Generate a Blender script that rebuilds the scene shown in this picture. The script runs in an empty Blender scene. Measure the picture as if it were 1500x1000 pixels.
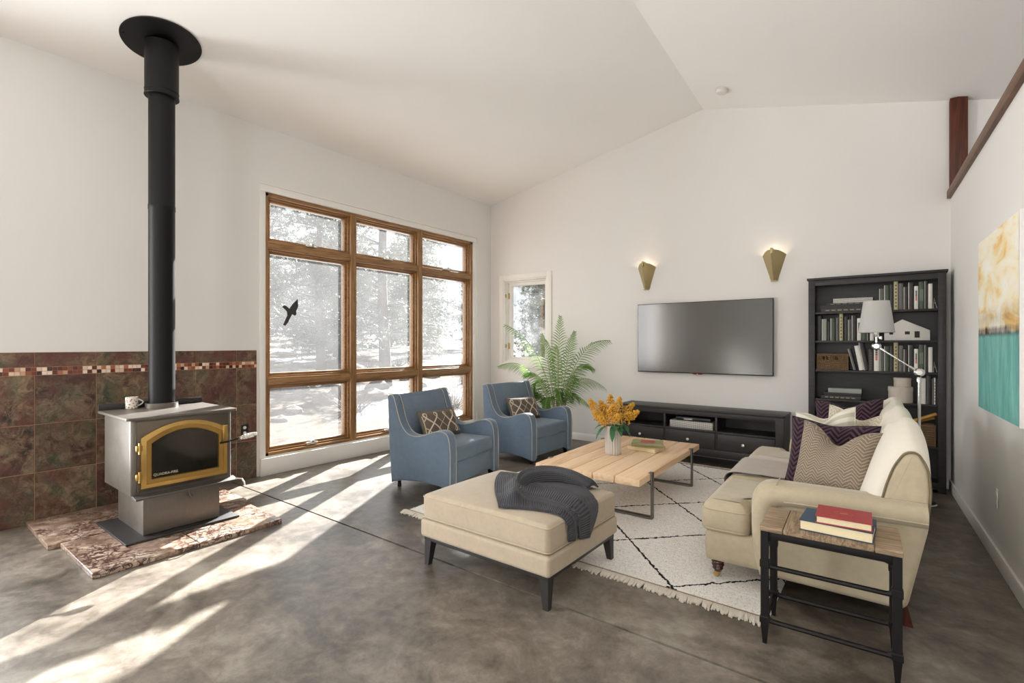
import bpy, bmesh, math, random
from mathutils import Vector, Matrix, noise
random.seed(7)
C = bpy.context.scene.collection
PI = math.pi
sin, cos = math.sin, math.cos

# ------------------------------------------------------------------ helpers
def V(*a): return Vector(a)

class MB:
    """collects shapes for one mesh; o is subtracted from every coordinate when it is built"""
    def __init__(s, o=(0, 0, 0)):
        s.v = []; s.f = []; s.uv = []; s.mi = []; s.col = []; s.o = Vector(o); s.M = None
    def add(s, vs, fs, mi=0, uvs=None, col=None):
        b = len(s.v)
        if s.M is not None: vs = [s.M @ Vector(p) for p in vs]
        s.v += [tuple(p) for p in vs]
        for k, f in enumerate(fs):
            s.f.append([b + i for i in f]); s.mi.append(mi); s.col.append(col)
            s.uv.append([uvs[i] for i in f] if uvs else [(0, 0)] * len(f))
        return s
    def bm(s, bm, mi=0, mat=None, col=None):
        if mat is not None: bmesh.ops.transform(bm, matrix=mat, verts=bm.verts)
        bm.verts.index_update()
        s.add([v.co.copy() for v in bm.verts], [[v.index for v in f.verts] for f in bm.faces], mi, None, col)
        bm.free(); return s
    def box(s, x0, x1, y0, y1, z0, z1, bev=0, seg=2, mi=0, mat=None, col=None):
        if bev <= 0:
            vs = [Vector(p) for p in ((x0,y0,z0),(x1,y0,z0),(x1,y1,z0),(x0,y1,z0),(x0,y0,z1),(x1,y0,z1),(x1,y1,z1),(x0,y1,z1))]
            if mat is not None: vs = [mat @ p for p in vs]
            return s.add(vs, [(3,2,1,0),(4,5,6,7),(0,1,5,4),(1,2,6,5),(2,3,7,6),(3,0,4,7)], mi, None, col)
        bm = bmesh.new(); bmesh.ops.create_cube(bm, size=1)
        for p in bm.verts:
            p.co = Vector(((x0+x1)/2+p.co.x*(x1-x0), (y0+y1)/2+p.co.y*(y1-y0), (z0+z1)/2+p.co.z*(z1-z0)))
        bmesh.ops.bevel(bm, geom=bm.edges[:], offset=bev, segments=seg, profile=.5, affect='EDGES')
        return s.bm(bm, mi, mat, col)
    def prism(s, poly, axis, a0, a1, bev=0, seg=2, mi=0, mat=None):
        """poly: 2D points; axis 'x' -> (a,p,q), 'y' -> (p,a,q), 'z' -> (p,q,a)"""
        def P(p, a):
            return V(a,p[0],p[1]) if axis == 'x' else V(p[0],a,p[1]) if axis == 'y' else V(p[0],p[1],a)
        bm = bmesh.new(); n = len(poly)
        A = [bm.verts.new(P(p, a0)) for p in poly]; B = [bm.verts.new(P(p, a1)) for p in poly]
        fa = bm.faces.new(A); fb = bm.faces.new(B[::-1])
        for i in range(n): bm.faces.new((A[i], B[i], B[(i+1)%n], A[(i+1)%n]))
        bmesh.ops.recalc_face_normals(bm, faces=bm.faces[:])
        if bev > 0:
            ed = list(set(fa.edges[:] + fb.edges[:]))
            bmesh.ops.bevel(bm, geom=ed, offset=bev, segments=seg, profile=.5, affect='EDGES')
        return s.bm(bm, mi, mat)
    def tube(s, pts, r, n=10, mi=0, cap=True, flat=1.0, closed=False, col=None):
        pts = [Vector(p) for p in pts]; m = len(pts)
        rs = r if isinstance(r, (list, tuple)) else [r] * m
        T = []
        for i in range(m):
            a = pts[(i-1) % m] if (closed or i > 0) else pts[i]
            b = pts[(i+1) % m] if (closed or i < m-1) else pts[i]
            t = (b - a); T.append(t.normalized() if t.length > 1e-9 else V(0,0,1))
        up = V(0,0,1) if abs(T[0].z) < .9 else V(1,0,0)
        N = T[0].cross(up).normalized(); vs = []; uv = []; L = 0
        for i in range(m):
            if i > 0:
                L += (pts[i]-pts[i-1]).length
                ax = T[i-1].cross(T[i])
                if ax.length > 1e-7: N = Matrix.Rotation(T[i-1].angle(T[i]), 3, ax) @ N
            N = (N - T[i]*N.dot(T[i])).normalized(); B = T[i].cross(N)
            for k in range(n):
                a = 2*PI*k/n
                vs.append(pts[i] + (N*cos(a) + B*sin(a)*flat)*rs[i]); uv.append((k/n, L))
        fs = []
        for i in range(m if closed else m-1):
            j = (i+1) % m
            for k in range(n):
                fs.append((i*n+k, i*n+(k+1)%n, j*n+(k+1)%n, j*n+k))
        if cap and not closed:
            fs.append(tuple(range(n))[::-1]); fs.append(tuple((m-1)*n+k for k in range(n)))
        return s.add(vs, fs, mi, uv, col)
    def lathe(s, prof, c=(0,0,0), n=24, mi=0, mat=None, col=None):
        vs = []; fs = []; m = len(prof)
        for (r, z) in prof:
            for k in range(n):
                a = 2*PI*k/n; p = V(c[0]+r*cos(a), c[1]+r*sin(a), c[2]+z); vs.append(mat @ p if mat is not None else p)
        for i in range(m-1):
            for k in range(n): fs.append((i*n+k, i*n+(k+1)%n, (i+1)*n+(k+1)%n, (i+1)*n+k))
        if prof[0][0] > 1e-5: fs.append(tuple(range(n))[::-1])
        if prof[-1][0] > 1e-5: fs.append(tuple((m-1)*n+k for k in range(n)))
        return s.add(vs, fs, mi, None, col)
    def grid(s, fn, nu, nv, mi=0, closed_u=False):
        vs = []; uv = []
        for j in range(nv+1):
            for i in range(nu+1):
                u, v = i/nu, j/nv; vs.append(Vector(fn(u, v))); uv.append((u, v))
        fs = [(j*(nu+1)+i, j*(nu+1)+i+1, (j+1)*(nu+1)+i+1, (j+1)*(nu+1)+i) for j in range(nv) for i in range(nu)]
        return s.add(vs, fs, mi, uv)
    def rbox(s, c, size, r, crown=(0,0,0), k=4, m=8, mi=0, mat=None):
        """soft box: rounded edges of radius r, faces puffed by crown (x,y,z)"""
        def ax(a, r):
            e = [-a + r*(1-math.tan(PI/4*(1-t/k))) for t in range(k)]
            mid = [-(a-r) + 2*(a-r)*t/m for t in range(m+1)]
            return e + mid + [-x for x in e[::-1]]
        h = [x/2 for x in size]; r = min(r, min(h)*.999)
        L = [ax(a, r) for a in h]; n = len(L[0]); idx = {}; vs = []; fs = []; uvl = []
        def vert(i, j, l):
            if (i,j,l) in idx: return idx[(i,j,l)]
            p = [L[0][i], L[1][j], L[2][l]]
            q = [max(-(h[t]-r), min(h[t]-r, p[t])) for t in range(3)]
            d = Vector([p[t]-q[t] for t in range(3)])
            if d.length > 1e-9: d = d.normalized()*r
            P = Vector(q) + d; w = [P[t]/h[t] for t in range(3)]
            g = [1 - min(1, abs(x))**2 for x in w]
            for t in range(3):
                a, b = g[(t+1)%3], g[(t+2)%3]
                P[t] += crown[t]*w[t]*(max(0,a)**.7)*(max(0,b)**.7)
            P = P + Vector(c)
            vs.append(mat @ P if mat is not None else P); uvl.append((w[0]*.5+.5, w[1]*.5+.5))
            idx[(i,j,l)] = len(vs)-1; return idx[(i,j,l)]
        N = n-1
        for a in range(N):
            for b in range(N):
                fs.append((vert(a,b,N), vert(a+1,b,N), vert(a+1,b+1,N), vert(a,b+1,N)))
                fs.append((vert(a,b+1,0), vert(a+1,b+1,0), vert(a+1,b,0), vert(a,b,0)))
                fs.append((vert(a,0,b), vert(a+1,0,b), vert(a+1,0,b+1), vert(a,0,b+1)))
                fs.append((vert(a,N,b+1), vert(a+1,N,b+1), vert(a+1,N,b), vert(a,N,b)))
                fs.append((vert(N,a,b), vert(N,a+1,b), vert(N,a+1,b+1), vert(N,a,b+1)))
                fs.append((vert(0,a,b+1), vert(0,a+1,b+1), vert(0,a+1,b), vert(0,a,b)))
        return s.add(vs, fs, mi, uvl)
    def ball(s, c, r, mi=0, sub=2, sc=(1,1,1), col=None):
        bm = bmesh.new(); bmesh.ops.create_icosphere(bm, subdivisions=sub, radius=r)
        for p in bm.verts: p.co = Vector((p.co.x*sc[0]+c[0], p.co.y*sc[1]+c[1], p.co.z*sc[2]+c[2]))
        return s.bm(bm, mi, None, col)
    def loft(s, rings, mi=0, cap=True, closed=True):
        n = len(rings[0]); vs = [Vector(p) for R in rings for p in R]; fs = []; uv = []
        for i, R in enumerate(rings):
            for k in range(n): uv.append((k/n, i/max(1, len(rings)-1)))
        for i in range(len(rings)-1):
            for k in range(n if closed else n-1): fs.append((i*n+k, i*n+(k+1)%n, (i+1)*n+(k+1)%n, (i+1)*n+k))
        if cap: fs.append(tuple(range(n))[::-1]); fs.append(tuple((len(rings)-1)*n+k for k in range(n)))
        return s.add(vs, fs, mi, uv)
    def build(s, name, mats, parent=None, sharp=35, recalc=True):
        me = bpy.data.meshes.new(name)
        me.from_pydata([tuple(Vector(p)-s.o) for p in s.v], [], s.f)
        ul = me.uv_layers.new(name='UVMap'); i = 0; flat = []
        for u in s.uv:
            for p in u: flat += [p[0], p[1]]
        ul.data.foreach_set('uv', flat)
        if any(c is not None for c in s.col):
            ca = me.color_attributes.new('tint', 'FLOAT_COLOR', 'CORNER'); cl = []
            for f, c in zip(s.f, s.col):
                c = c or (1,1,1)
                for _ in f: cl += [c[0], c[1], c[2], 1]
            ca.data.foreach_set('color', cl)
        if not isinstance(mats, (list, tuple)): mats = [mats]
        for m in mats: me.materials.append(m)
        me.polygons.foreach_set('material_index', s.mi)
        me.polygons.foreach_set('use_smooth', [len(f) <= 8 for f in s.f])
        if recalc:
            bm = bmesh.new(); bm.from_mesh(me); bmesh.ops.recalc_face_normals(bm, faces=bm.faces[:]); bm.to_mesh(me); bm.free()
        me.update()
        if sharp is not None: me.set_sharp_from_angle(angle=math.radians(sharp))
        o = bpy.data.objects.new(name, me); C.objects.link(o)
        if parent is not None: o.parent = parent
        return o

def thing(name, label, cat, loc=(0,0,0), rotz=0, group=None):
    o = bpy.data.objects.new(name, None); C.objects.link(o); o.empty_display_size = .1
    o.location = loc; o.rotation_euler = (0,0,rotz); o['label'] = label; o['category'] = cat
    if group: o['group'] = group
    return o
def tag(o, label, cat, group=None):
    o['label'] = label; o['category'] = cat
    if group: o['group'] = group
    return o
def struct(o): o['kind'] = 'structure'; return o
def dup(root, loc, rotz, label, group=None):
    r = root.copy(); C.objects.link(r); r.location = loc; r.rotation_euler = (0,0,rotz); r['label'] = label
    if group: r['group'] = group
    for ch in [c for c in bpy.data.objects if c.parent == root]:
        c = ch.copy(); C.objects.link(c); c.parent = r
        for g in [x for x in bpy.data.objects if x.parent == ch]:
            d = g.copy(); C.objects.link(d); d.parent = c
    return r
def catmull(P, n=6, closed=False):
    P = [Vector(p) for p in P]; m = len(P); out = []
    rng = range(m) if closed else range(m-1)
    for i in rng:
        if closed: a,b,c,d = P[(i-1)%m],P[i],P[(i+1)%m],P[(i+2)%m]
        else: a,b,c,d = P[max(i-1,0)],P[i],P[i+1],P[min(i+2,m-1)]
        for k in range(n):
            t = k/n
            out.append(.5*((2*b)+(c-a)*t+(2*a-5*b+4*c-d)*t*t+(3*b-a-3*c+d)*t**3))
    if not closed: out.append(P[-1])
    return out
def roundpoly(P, r, n=5):
    """round the corners of a 2D polygon; r: one radius or one per corner"""
    out = []; m = len(P); rs = r if isinstance(r, (list,tuple)) else [r]*m
    for i in range(m):
        a, b, c = Vector(P[i-1]), Vector(P[i]), Vector(P[(i+1)%m])
        R = min(rs[i], (a-b).length*.49, (c-b).length*.49)
        if R < 1e-5: out.append(tuple(b)); continue
        p, q = b+(a-b).normalized()*R, b+(c-b).normalized()*R
        for k in range(n+1):
            t = k/n; w = (1-t)*(1-t)*p + 2*t*(1-t)*b + t*t*q; out.append(tuple(w))
    return out

# ------------------------------------------------------------------ materials
class NT:
    def __init__(s, name):
        s.m = bpy.data.materials.new(name); s.m.use_nodes = True; s.t = s.m.node_tree; s.t.nodes.clear()
        s.out = s.n('ShaderNodeOutputMaterial')
    def n(s, typ, **kw):
        nd = s.t.nodes.new(typ)
        for k, v in kw.items():
            if hasattr(nd, k): setattr(nd, k, v)
        return nd
    def l(s, a, b): s.t.links.new(a, b)
    def val(s, sock, v):
        if isinstance(v, bpy.types.NodeSocket): s.l(v, sock)
        else:
            if isinstance(v, tuple) and len(v) == 3 and sock.type == 'RGBA': v = (*v, 1)
            sock.default_value = v
    def math(s, op, a, b=0.0, clamp=False):
        nd = s.n('ShaderNodeMath', operation=op); nd.use_clamp = clamp; s.val(nd.inputs[0], a); s.val(nd.inputs[1], b); return nd.outputs[0]
    def mix(s, f, a, b, blend='MIX'):
        nd = s.n('ShaderNodeMix', data_type='RGBA', blend_type=blend); s.val(nd.inputs[0], f); s.val(nd.inputs[6], a); s.val(nd.inputs[7], b); return nd.outputs[2]
    def coord(s, which='Object', scale=(1,1,1), rot=(0,0,0), loc=(0,0,0)):
        tc = s.n('ShaderNodeTexCoord'); mp = s.n('ShaderNodeMapping'); s.l(tc.outputs[which], mp.inputs[0])
        mp.inputs['Scale'].default_value = scale; mp.inputs['Rotation'].default_value = rot; mp.inputs['Location'].default_value = loc
        return mp.outputs[0]
    def noise(s, vec, scale, detail=4, rough=.55, dist=0):
        nd = s.n('ShaderNodeTexNoise'); s.l(vec, nd.inputs['Vector']); nd.inputs['Scale'].default_value = scale
        nd.inputs['Detail'].default_value = detail; nd.inputs['Roughness'].default_value = rough; nd.inputs['Distortion'].default_value = dist
        return nd.outputs['Fac']
    def ramp(s, fac, stops, interp='LINEAR'):
        nd = s.n('ShaderNodeValToRGB'); s.l(fac, nd.inputs[0]); cr = nd.color_ramp; cr.interpolation = interp
        while len(cr.elements) < len(stops): cr.elements.new(.5)
        for e, (p, c) in zip(cr.elements, stops):
            e.position = p; e.color = (*c, 1) if len(c) == 3 else c
        return nd.outputs[0]
    def xyz(s, vec):
        nd = s.n('ShaderNodeSeparateXYZ'); s.l(vec, nd.inputs[0]); return nd.outputs
    def bump(s, h, strength=.2, dist=.01):
        nd = s.n('ShaderNodeBump'); s.l(h, nd.inputs['Height']); nd.inputs['Strength'].default_value = strength; nd.inputs['Distance'].default_value = dist; return nd.outputs[0]
    def bsdf(s, color, rough=.6, metal=0, normal=None, spec=.5, sheen=0, coat=0, trans=0, sss=0):
        b = s.n('ShaderNodeBsdfPrincipled'); s.val(b.inputs['Base Color'], color); s.val(b.inputs['Roughness'], rough); s.val(b.inputs['Metallic'], metal)
        b.inputs['Specular IOR Level'].default_value = spec
        if sheen: b.inputs['Sheen Weight'].default_value = sheen; b.inputs['Sheen Roughness'].default_value = .4
        if coat: b.inputs['Coat Weight'].default_value = coat; b.inputs['Coat Roughness'].default_value = .08 if 'screen' not in s.m.name else .2
        if normal is not None: s.l(normal, b.inputs['Normal'])
        s.l(b.outputs[0], s.out.inputs[0]); s.b = b; return b

def srgb(r, g, b):
    f = lambda c: (c/255/12.92 if c/255 <= .04045 else ((c/255+.055)/1.055)**2.4)
    return (f(r), f(g), f(b))

def plain(name, col, rough=.5, metal=0, var=.12, vs=9, spec=.5, bump=0, bs=60, coat=0, sheen=0):
    t = NT(name); co = t.coord()
    f = t.noise(co, vs, 5)
    c = t.mix(f, tuple(x*(1-var) for x in col), tuple(min(1, x*(1+var)) for x in col))
    nm = t.bump(t.noise(co, bs, 3), bump) if bump else None
    t.bsdf(c, rough, metal, nm, spec, sheen, coat); return t.m
def fabric(name, col, var=.18, weave=420, vs=5, sheen=.25, bump=.25, vs2=28):
    t = NT(name); co = t.coord()
    f = t.noise(co, vs, 4, .6); g = t.noise(co, vs2, 5, .65); h = t.noise(co, weave, 2)
    a = t.math('ADD', t.math('MULTIPLY', f, .55), t.math('MULTIPLY', g, .45))
    c = t.mix(a, tuple(x*(1-var*1.6) for x in col), tuple(min(1, x*(1+var*1.6)) for x in col))
    c = t.mix(t.math('MULTIPLY', h, .22), c, tuple(x*.55 for x in col))
    t.bsdf(c, .92, 0, t.bump(h, bump, .002), .2, sheen); return t.m
def wood(name, c1, c2, c3, axis=0, scale=1, rough=.5, coat=0, ring=7, bump=.12):
    t = NT(name)
    sc = [14, 14, 14]; sc[axis] = .9
    co = t.coord('Object', tuple(x*scale for x in sc))
    f = t.noise(co, 1.3, 7, .62, .6)
    co2 = t.coord('Object', tuple((60 if i != axis else 2.2)*scale for i in range(3)))
    g = t.noise(co2, 1.5, 3, .6)
    w = t.math('FRACT', t.math('MULTIPLY', f, ring))
    w = t.math('ABSOLUTE', t.math('SUBTRACT', w, .5))
    k = t.math('ADD', t.math('MULTIPLY', w, 1.0), t.math('MULTIPLY', g, .55), True)
    c = t.ramp(k, [(.08, c1), (.45, c2), (.9, c3)])
    t.bsdf(c, rough, 0, t.bump(k, bump, .004), .4, 0, coat); return t.m

M = {}
def mk():
    # painted walls and ceiling
    for nm, col in (('wall', srgb(233,230,226)), ('ceil', srgb(250,248,245))):
        t = NT(nm + '_paint'); co = t.coord(); n1 = t.noise(co, 1.1, 3); n2 = t.noise(co, 55, 4, .6)
        c = t.mix(n1, tuple(x*.975 for x in col), tuple(min(1, x*1.02) for x in col))
        t.bsdf(c, .85, 0, t.bump(n2, .10, .006), .25); M[nm] = t.m
    M['trim'] = plain('white_trim_paint', srgb(238,235,229), .45, 0, .03)
    # polished concrete
    t = NT('polished_concrete'); co = t.coord()
    a = t.noise(co, .55, 6, .62, .4); b = t.noise(co, 2.3, 9, .70, .9); d = t.noise(co, 9, 8, .74, .3); e = t.noise(co, 140, 2)
    k = t.math('ADD', t.math('ADD', t.math('MULTIPLY', a, .45), t.math('MULTIPLY', b, .36)), t.math('MULTIPLY', d, .25))
    c = t.ramp(k, [(.40, srgb(52,46,40)), (.47, srgb(86,78,69)), (.545, srgb(118,109,98)), (.61, srgb(144,136,124)), (.70, srgb(162,154,142))])
    sp = t.ramp(t.noise(co, 3.1, 10, .78, 2.0), [(.58, (0,0,0)), (.70, (1,1,1))])
    c = t.mix(t.math('MULTIPLY', sp, .5), c, srgb(72,60,46))
    fk = t.ramp(t.noise(co, 34, 6, .8, .6), [(.62, (0,0,0)), (.70, (1,1,1))])
    c = t.mix(t.math('MULTIPLY', fk, .35), c, srgb(46,40,34))
    c = t.mix(t.math('MULTIPLY', e, .12), c, srgb(56,50,44))
    r = t.math('ADD', t.math('MULTIPLY', b, .30), .26)
    t.bsdf(c, r, 0, t.bump(d, .05, .004), .4); M['concrete'] = t.m
    M['joint'] = plain('saw_cut_joint', (.012,.011,.010), .9)
    # slate look tiles, tint per tile
    t = NT('slate_tile'); co = t.coord(); at = t.n('ShaderNodeVertexColor'); at.layer_name = 'tint'; tint = at.outputs[0]
    sh = t.n('ShaderNodeVectorMath', operation='MULTIPLY_ADD'); t.l(tint, sh.inputs[0]); sh.inputs[1].default_value = (37, 23, 51); t.l(co, sh.inputs[2]); cv = sh.outputs[0]
    a = t.noise(cv, 4.2, 6, .6, .8); b = t.noise(cv, 9, 8, .7, 1.2); d = t.noise(cv, 3.0, 5, .6, .4); e = t.noise(cv, 26, 6, .7, 1.5)
    c = t.ramp(a, [(.34, srgb(36,26,20)), (.44, srgb(84,48,30)), (.50, srgb(112,84,54)), (.56, srgb(92,90,62)), (.66, srgb(58,66,50))])
    c = t.mix(t.ramp(b, [(.47, (0,0,0)), (.62, (.9,.9,.9))]), c, srgb(144,116,84))
    c = t.mix(t.ramp(d, [(.46, (0,0,0)), (.60, (.85,.85,.85))]), c, srgb(96,38,24))
    c = t.mix(t.ramp(e, [(.5, (0,0,0)), (.72, (.75,.75,.75))]), c, srgb(28,22,18))
    hs = t.n('ShaderNodeHueSaturation'); hs.inputs['Saturation'].default_value = .80; hs.inputs['Value'].default_value = .92; t.l(c, hs.inputs['Color']); c = hs.outputs[0]
    tv = t.xyz(tint)
    c = t.mix(.40, c, t.mix(1.0, c, t.ramp(tv[0], [(0, (.45,.38,.34)), (1, (1.5,1.35,1.2))]), 'MULTIPLY'))
    t.bsdf(c, t.math('ADD', t.math('MULTIPLY', b, .3), .28), 0, t.bump(e, .22, .006), .5); M['slate'] = t.m
    t = NT('mosaic_glass'); at = t.n('ShaderNodeVertexColor'); at.layer_name = 'tint'; t.bsdf(at.outputs[0], .2); M['mosaic'] = t.m
    M['grout'] = plain('tile_grout', srgb(176,136,104), .9, 0, .15, 30)
    # marble hearth
    t = NT('breccia_marble'); co = t.coord()
    n = t.n('ShaderNodeTexVoronoi', feature='DISTANCE_TO_EDGE'); w = t.noise(co, 4, 5, .6)
    mx = t.n('ShaderNodeVectorMath', operation='MULTIPLY_ADD'); cc = t.n('ShaderNodeCombineXYZ'); t.l(w, cc.inputs[0]); t.l(t.noise(co, 6, 4), cc.inputs[1]); t.l(w, cc.inputs[2])
    t.l(cc.outputs[0], mx.inputs[0]); mx.inputs[1].default_value = (.5,.5,.5); t.l(co, mx.inputs[2]); t.l(mx.outputs[0], n.inputs['Vector']); n.inputs['Scale'].default_value = 13
    v = t.ramp(n.outputs['Distance'], [(.0, (1,1,1)), (.06, (.85,.85,.85)), (.17, (0,0,0))])
    mask = t.ramp(t.noise(co, 2.6, 4, .6), [(.38, (.1,.1,.1)), (.54, (1,1,1))])
    base = t.ramp(t.noise(co, 5, 6, .65, .8), [(.34, srgb(112,88,74)), (.5, srgb(164,140,122)), (.66, srgb(202,184,166))])
    c = t.mix(t.math('MULTIPLY', v, mask), base, srgb(58,30,28))
    t.bsdf(c, .32, 0, None, .5); M['marble'] = t.m
    M['marble_edge'] = plain('rough_marble_edge', srgb(190,170,148), .9, 0, .3, 40)
    # woods
    M['window_wood'] = wood('stained_window_wood', srgb(104,72,40), srgb(142,103,62), srgb(170,130,86), 2, .8, .38, .25)
    M['window_wood_y'] = wood('stained_window_wood_rail', srgb(104,72,40), srgb(142,103,62), srgb(170,130,86), 1, .8, .38, .25)
    M['cedar'] = wood('dark_cedar', srgb(44,20,12), srgb(78,36,20), srgb(102,50,28), 2, .7, .5)
    M['rail'] = wood('oak_cap_rail', srgb(68,40,22), srgb(96,60,34), srgb(122,80,48), 1, .7, .45)
    M['oak'] = wood('pale_oak_plank', srgb(204,164,126), srgb(230,194,156), srgb(242,214,180), 1, .55, .55, 0, 4, .05)
    M['mango'] = wood('weathered_table_wood', srgb(92,74,58), srgb(140,118,94), srgb(178,156,128), 0, .8, .6, 0, 9)
    M['mango_end'] = wood('weathered_table_wood_end', srgb(84,66,50), srgb(130,108,84), srgb(168,146,118), 1, .8, .6, 0, 9)
    M['black_wood'] = wood('black_brown_wood', srgb(38,35,34), srgb(45,42,41), srgb(52,49,47), 0, 1, .42, 0, 5, .03)
    M['walnut'] = wood('turned_dark_wood', srgb(38,14,8), srgb(62,26,16), srgb(84,38,24), 2, 1, .35, .4)
    # fabrics
    M['blue'] = fabric('blue_velvet', srgb(110,127,145), .24, 500, 3.2, .35, .15, 22)
    M['blue_dark'] = fabric('blue_velvet_seat', srgb(114,130,146), .22, 500, 3.2, .35, .15, 22)
    M['piping'] = plain('cream_piping', srgb(176,172,164), .9)
    M['sofa'] = fabric('cream_velvet', srgb(187,173,147), .20, 420, 4, .3, .18)
    M['welt'] = plain('olive_welt_cord', srgb(116,104,80), .9)
    M['sofa_back'] = fabric('cream_velvet_lit', srgb(226,219,204), .06, 420, 4, .2, .18)  # sofa velvet again, light on the back cushions put into its colour
    M['ottoman'] = fabric('oatmeal_velvet', srgb(184,168,146), .14, 420, 5, .3, .18, 40)
    M['taupe_throw'] = fabric('taupe_throw_fabric', srgb(188,178,168), .07, 380, 4, .1, .2)
    M['lamp_shade'] = None
    # ribbed charcoal throw (ribs run along uv.v)
    t = NT('ribbed_charcoal_knit'); co = t.coord('UV'); x = t.xyz(co)
    rib = t.math('SINE', t.math('MULTIPLY', x[0], 330)); r01 = t.math('ADD', t.math('MULTIPLY', rib, .5), .5)
    kn = t.noise(t.coord(), 300, 2)
    c = t.mix(r01, srgb(50,50,55), srgb(84,84,90)); c = t.mix(t.math('MULTIPLY', kn, .3), c, srgb(40,40,44))
    t.bsdf(c, .95, 0, t.bump(t.math('ADD', r01, t.math('MULTIPLY', kn, .3)), .8, .006), .15, .2); M['knit'] = t.m
    # chevron cushions
    def chev(name, base, line, nz, ns, amp, lo, hi, wv):
        t = NT(name); co = t.coord('UV'); x = t.xyz(co); ob = t.coord()
        tri = t.math('PINGPONG', t.math('MULTIPLY', x[0], nz), .5)
        ph = t.math('ADD', t.math('MULTIPLY', x[1], ns), t.math('MULTIPLY', tri, amp))
        ph = t.math('ADD', ph, t.math('MULTIPLY', t.noise(ob, 38, 3), wv))
        s = t.math('FRACT', ph); k = t.ramp(s, [(0, (0,0,0)), (lo, (0,0,0)), (hi, (1,1,1)), (1, (1,1,1))])
        c = t.mix(k, base, line); h = t.noise(ob, 420, 2); c = t.mix(t.math('MULTIPLY', h, .3), c, tuple(q*.6 for q in base))
        t.bsdf(c, .92, 0, t.bump(t.math('ADD', k, t.math('MULTIPLY', h, .5)), .35, .003), .2, .15); return t.m
    M['chevron'] = chev('taupe_chevron_weave', srgb(126,112,97), srgb(170,155,136), 6, 22, 3.4, .58, .74, .9)
    M['purple'] = chev('plum_herringbone', srgb(38,24,31), srgb(84,62,74), 4, 13, 3.6, .48, .56, .3)
    M['stripe'] = chev('cream_striped_satin', srgb(196,188,170), srgb(228,222,206), 1, 7, 1.2, .46, .52, .1)
    M['cream_tex'] = chev('cream_slub_weave', srgb(188,176,156), srgb(216,206,188), 9, 16, 2.0, .5, .65, 1.2)
    M['loop_base'] = fabric('taupe_pillow_fabric', srgb(112,100,88), .10, 420, 6, .1, .25)
    M['loop_line'] = fabric('cream_embroidery', srgb(208,196,176), .06, 420, 6, .1, .2)
    # rug: cream pile with black lattice
    t = NT('berber_pile'); co = t.coord(); x = t.xyz(co)
    wob = t.math('MULTIPLY', t.math('SUBTRACT', t.noise(co, 30, 3), .5), .05)
    px = t.math('ADD', t.math('MULTIPLY', t.math('SUBTRACT', x[0], 3.98), 1/1.0), wob); py = t.math('MULTIPLY', t.math('SUBTRACT', x[1], 3.42), 1/1.03)
    def line(s): return t.math('ABSOLUTE', t.math('SUBTRACT', t.math('FRACT', t.math('ADD', s, 20.5)), .5))
    d1, d2 = line(t.math('ADD', px, py)), line(t.math('SUBTRACT', px, py))
    mn = t.math('MINIMUM', d1, d2); pn = t.noise(co, 90, 2, .7)
    lim = t.math('ADD', .011, t.math('MULTIPLY', t.math('SUBTRACT', pn, .5), .030))
    k = t.math('LESS_THAN', mn, lim)
    pile = t.noise(co, 105, 3, .8)
    c = t.ramp(pile, [(.30, srgb(176,168,156)), (.42, srgb(240,235,226)), (.54, srgb(253,250,245))])
    c = t.mix(k, c, srgb(38,36,35))
    t.bsdf(c, 1, 0, t.bump(pile, .55, .02), .1); M['rug'] = t.m
    M['fringe'] = fabric('cream_fringe', srgb(218,210,196), .15, 300, 30, 0, .4)
    M['rug_band'] = plain('brown_rug_band', srgb(140,120,98), .95)
    # metals
    t = NT('brushed_steel'); co = t.coord('Object', (1.5, 60, 3)); f = t.noise(co, 6, 4); g = t.noise(t.coord(), 4, 5)
    c = t.mix(f, srgb(96,90,84), srgb(128,121,113)); c = t.mix(t.math('MULTIPLY', g, .4), c, srgb(82,72,61))
    t.bsdf(c, t.math('ADD', t.math('MULTIPLY', g, .2), .30), .45, None); M['steel'] = t.m
    M['stove_front'] = plain('heat_stained_steel', srgb(104,94,82), .38, .85, .4, 4)
    M['brass'] = plain('worn_brass', srgb(188,152,88), .30, .92, .15, 9)
    M['fire_glass'] = plain('dark_stove_glass', srgb(22,18,13), .10, 0, .8, 7, .7)
    M['black_metal'] = plain('matte_black_metal', srgb(24,22,21), .5, .2, .2, 9, .3)
    M['pipe_black'] = plain('stove_black_enamel', srgb(11,10,9), .5, .0, .25, 5, .28)
    M['grey_metal'] = plain('charcoal_metal', srgb(58,56,55), .45, .4, .1)
    M['raw_steel'] = plain('raw_grey_steel', srgb(112,108,104), .42, .75, .15)
    M['chrome'] = plain('chrome', (.83,.83,.82), .08, 1, .02)
    M['silver'] = plain('satin_silver', srgb(220,216,208), .25, .7, .03)
    M['sconce'] = plain('antique_gold_sheet', srgb(176,158,116), .40, .75, .10, 12)
    M['hinge'] = plain('aged_brass_hinge', srgb(190,160,104), .4, .8, .1)
    M['label'] = plain('pale_lettering', srgb(196,186,160), .5)
    # dark gloss, misc
    M['screen'] = plain('matte_dark_screen', srgb(46,42,38), .15, 0, .02, 9, 1.0, 0, 60, 1.0)
    M['bezel'] = plain('black_plastic', srgb(26,25,25), .35)
    M['red_dot'] = plain('red_plastic', srgb(150,30,40), .3)
    M['white_plastic'] = plain('white_plastic', srgb(228,224,216), .4, 0, .02)
    M['dark_plastic'] = plain('dark_brown_plastic', srgb(28,24,22), .4)
    M['vase'] = plain('grey_ceramic', srgb(200,194,186), .5, 0, .04)
    M['pot'] = plain('terracotta_grey_pot', srgb(120,112,104), .8)
    M['soil'] = plain('potting_soil', srgb(52,40,30), 1, 0, .4, 60)
    M['paper'] = plain('page_edges', srgb(226,210,172), .9, 0, .08, 60)
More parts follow.
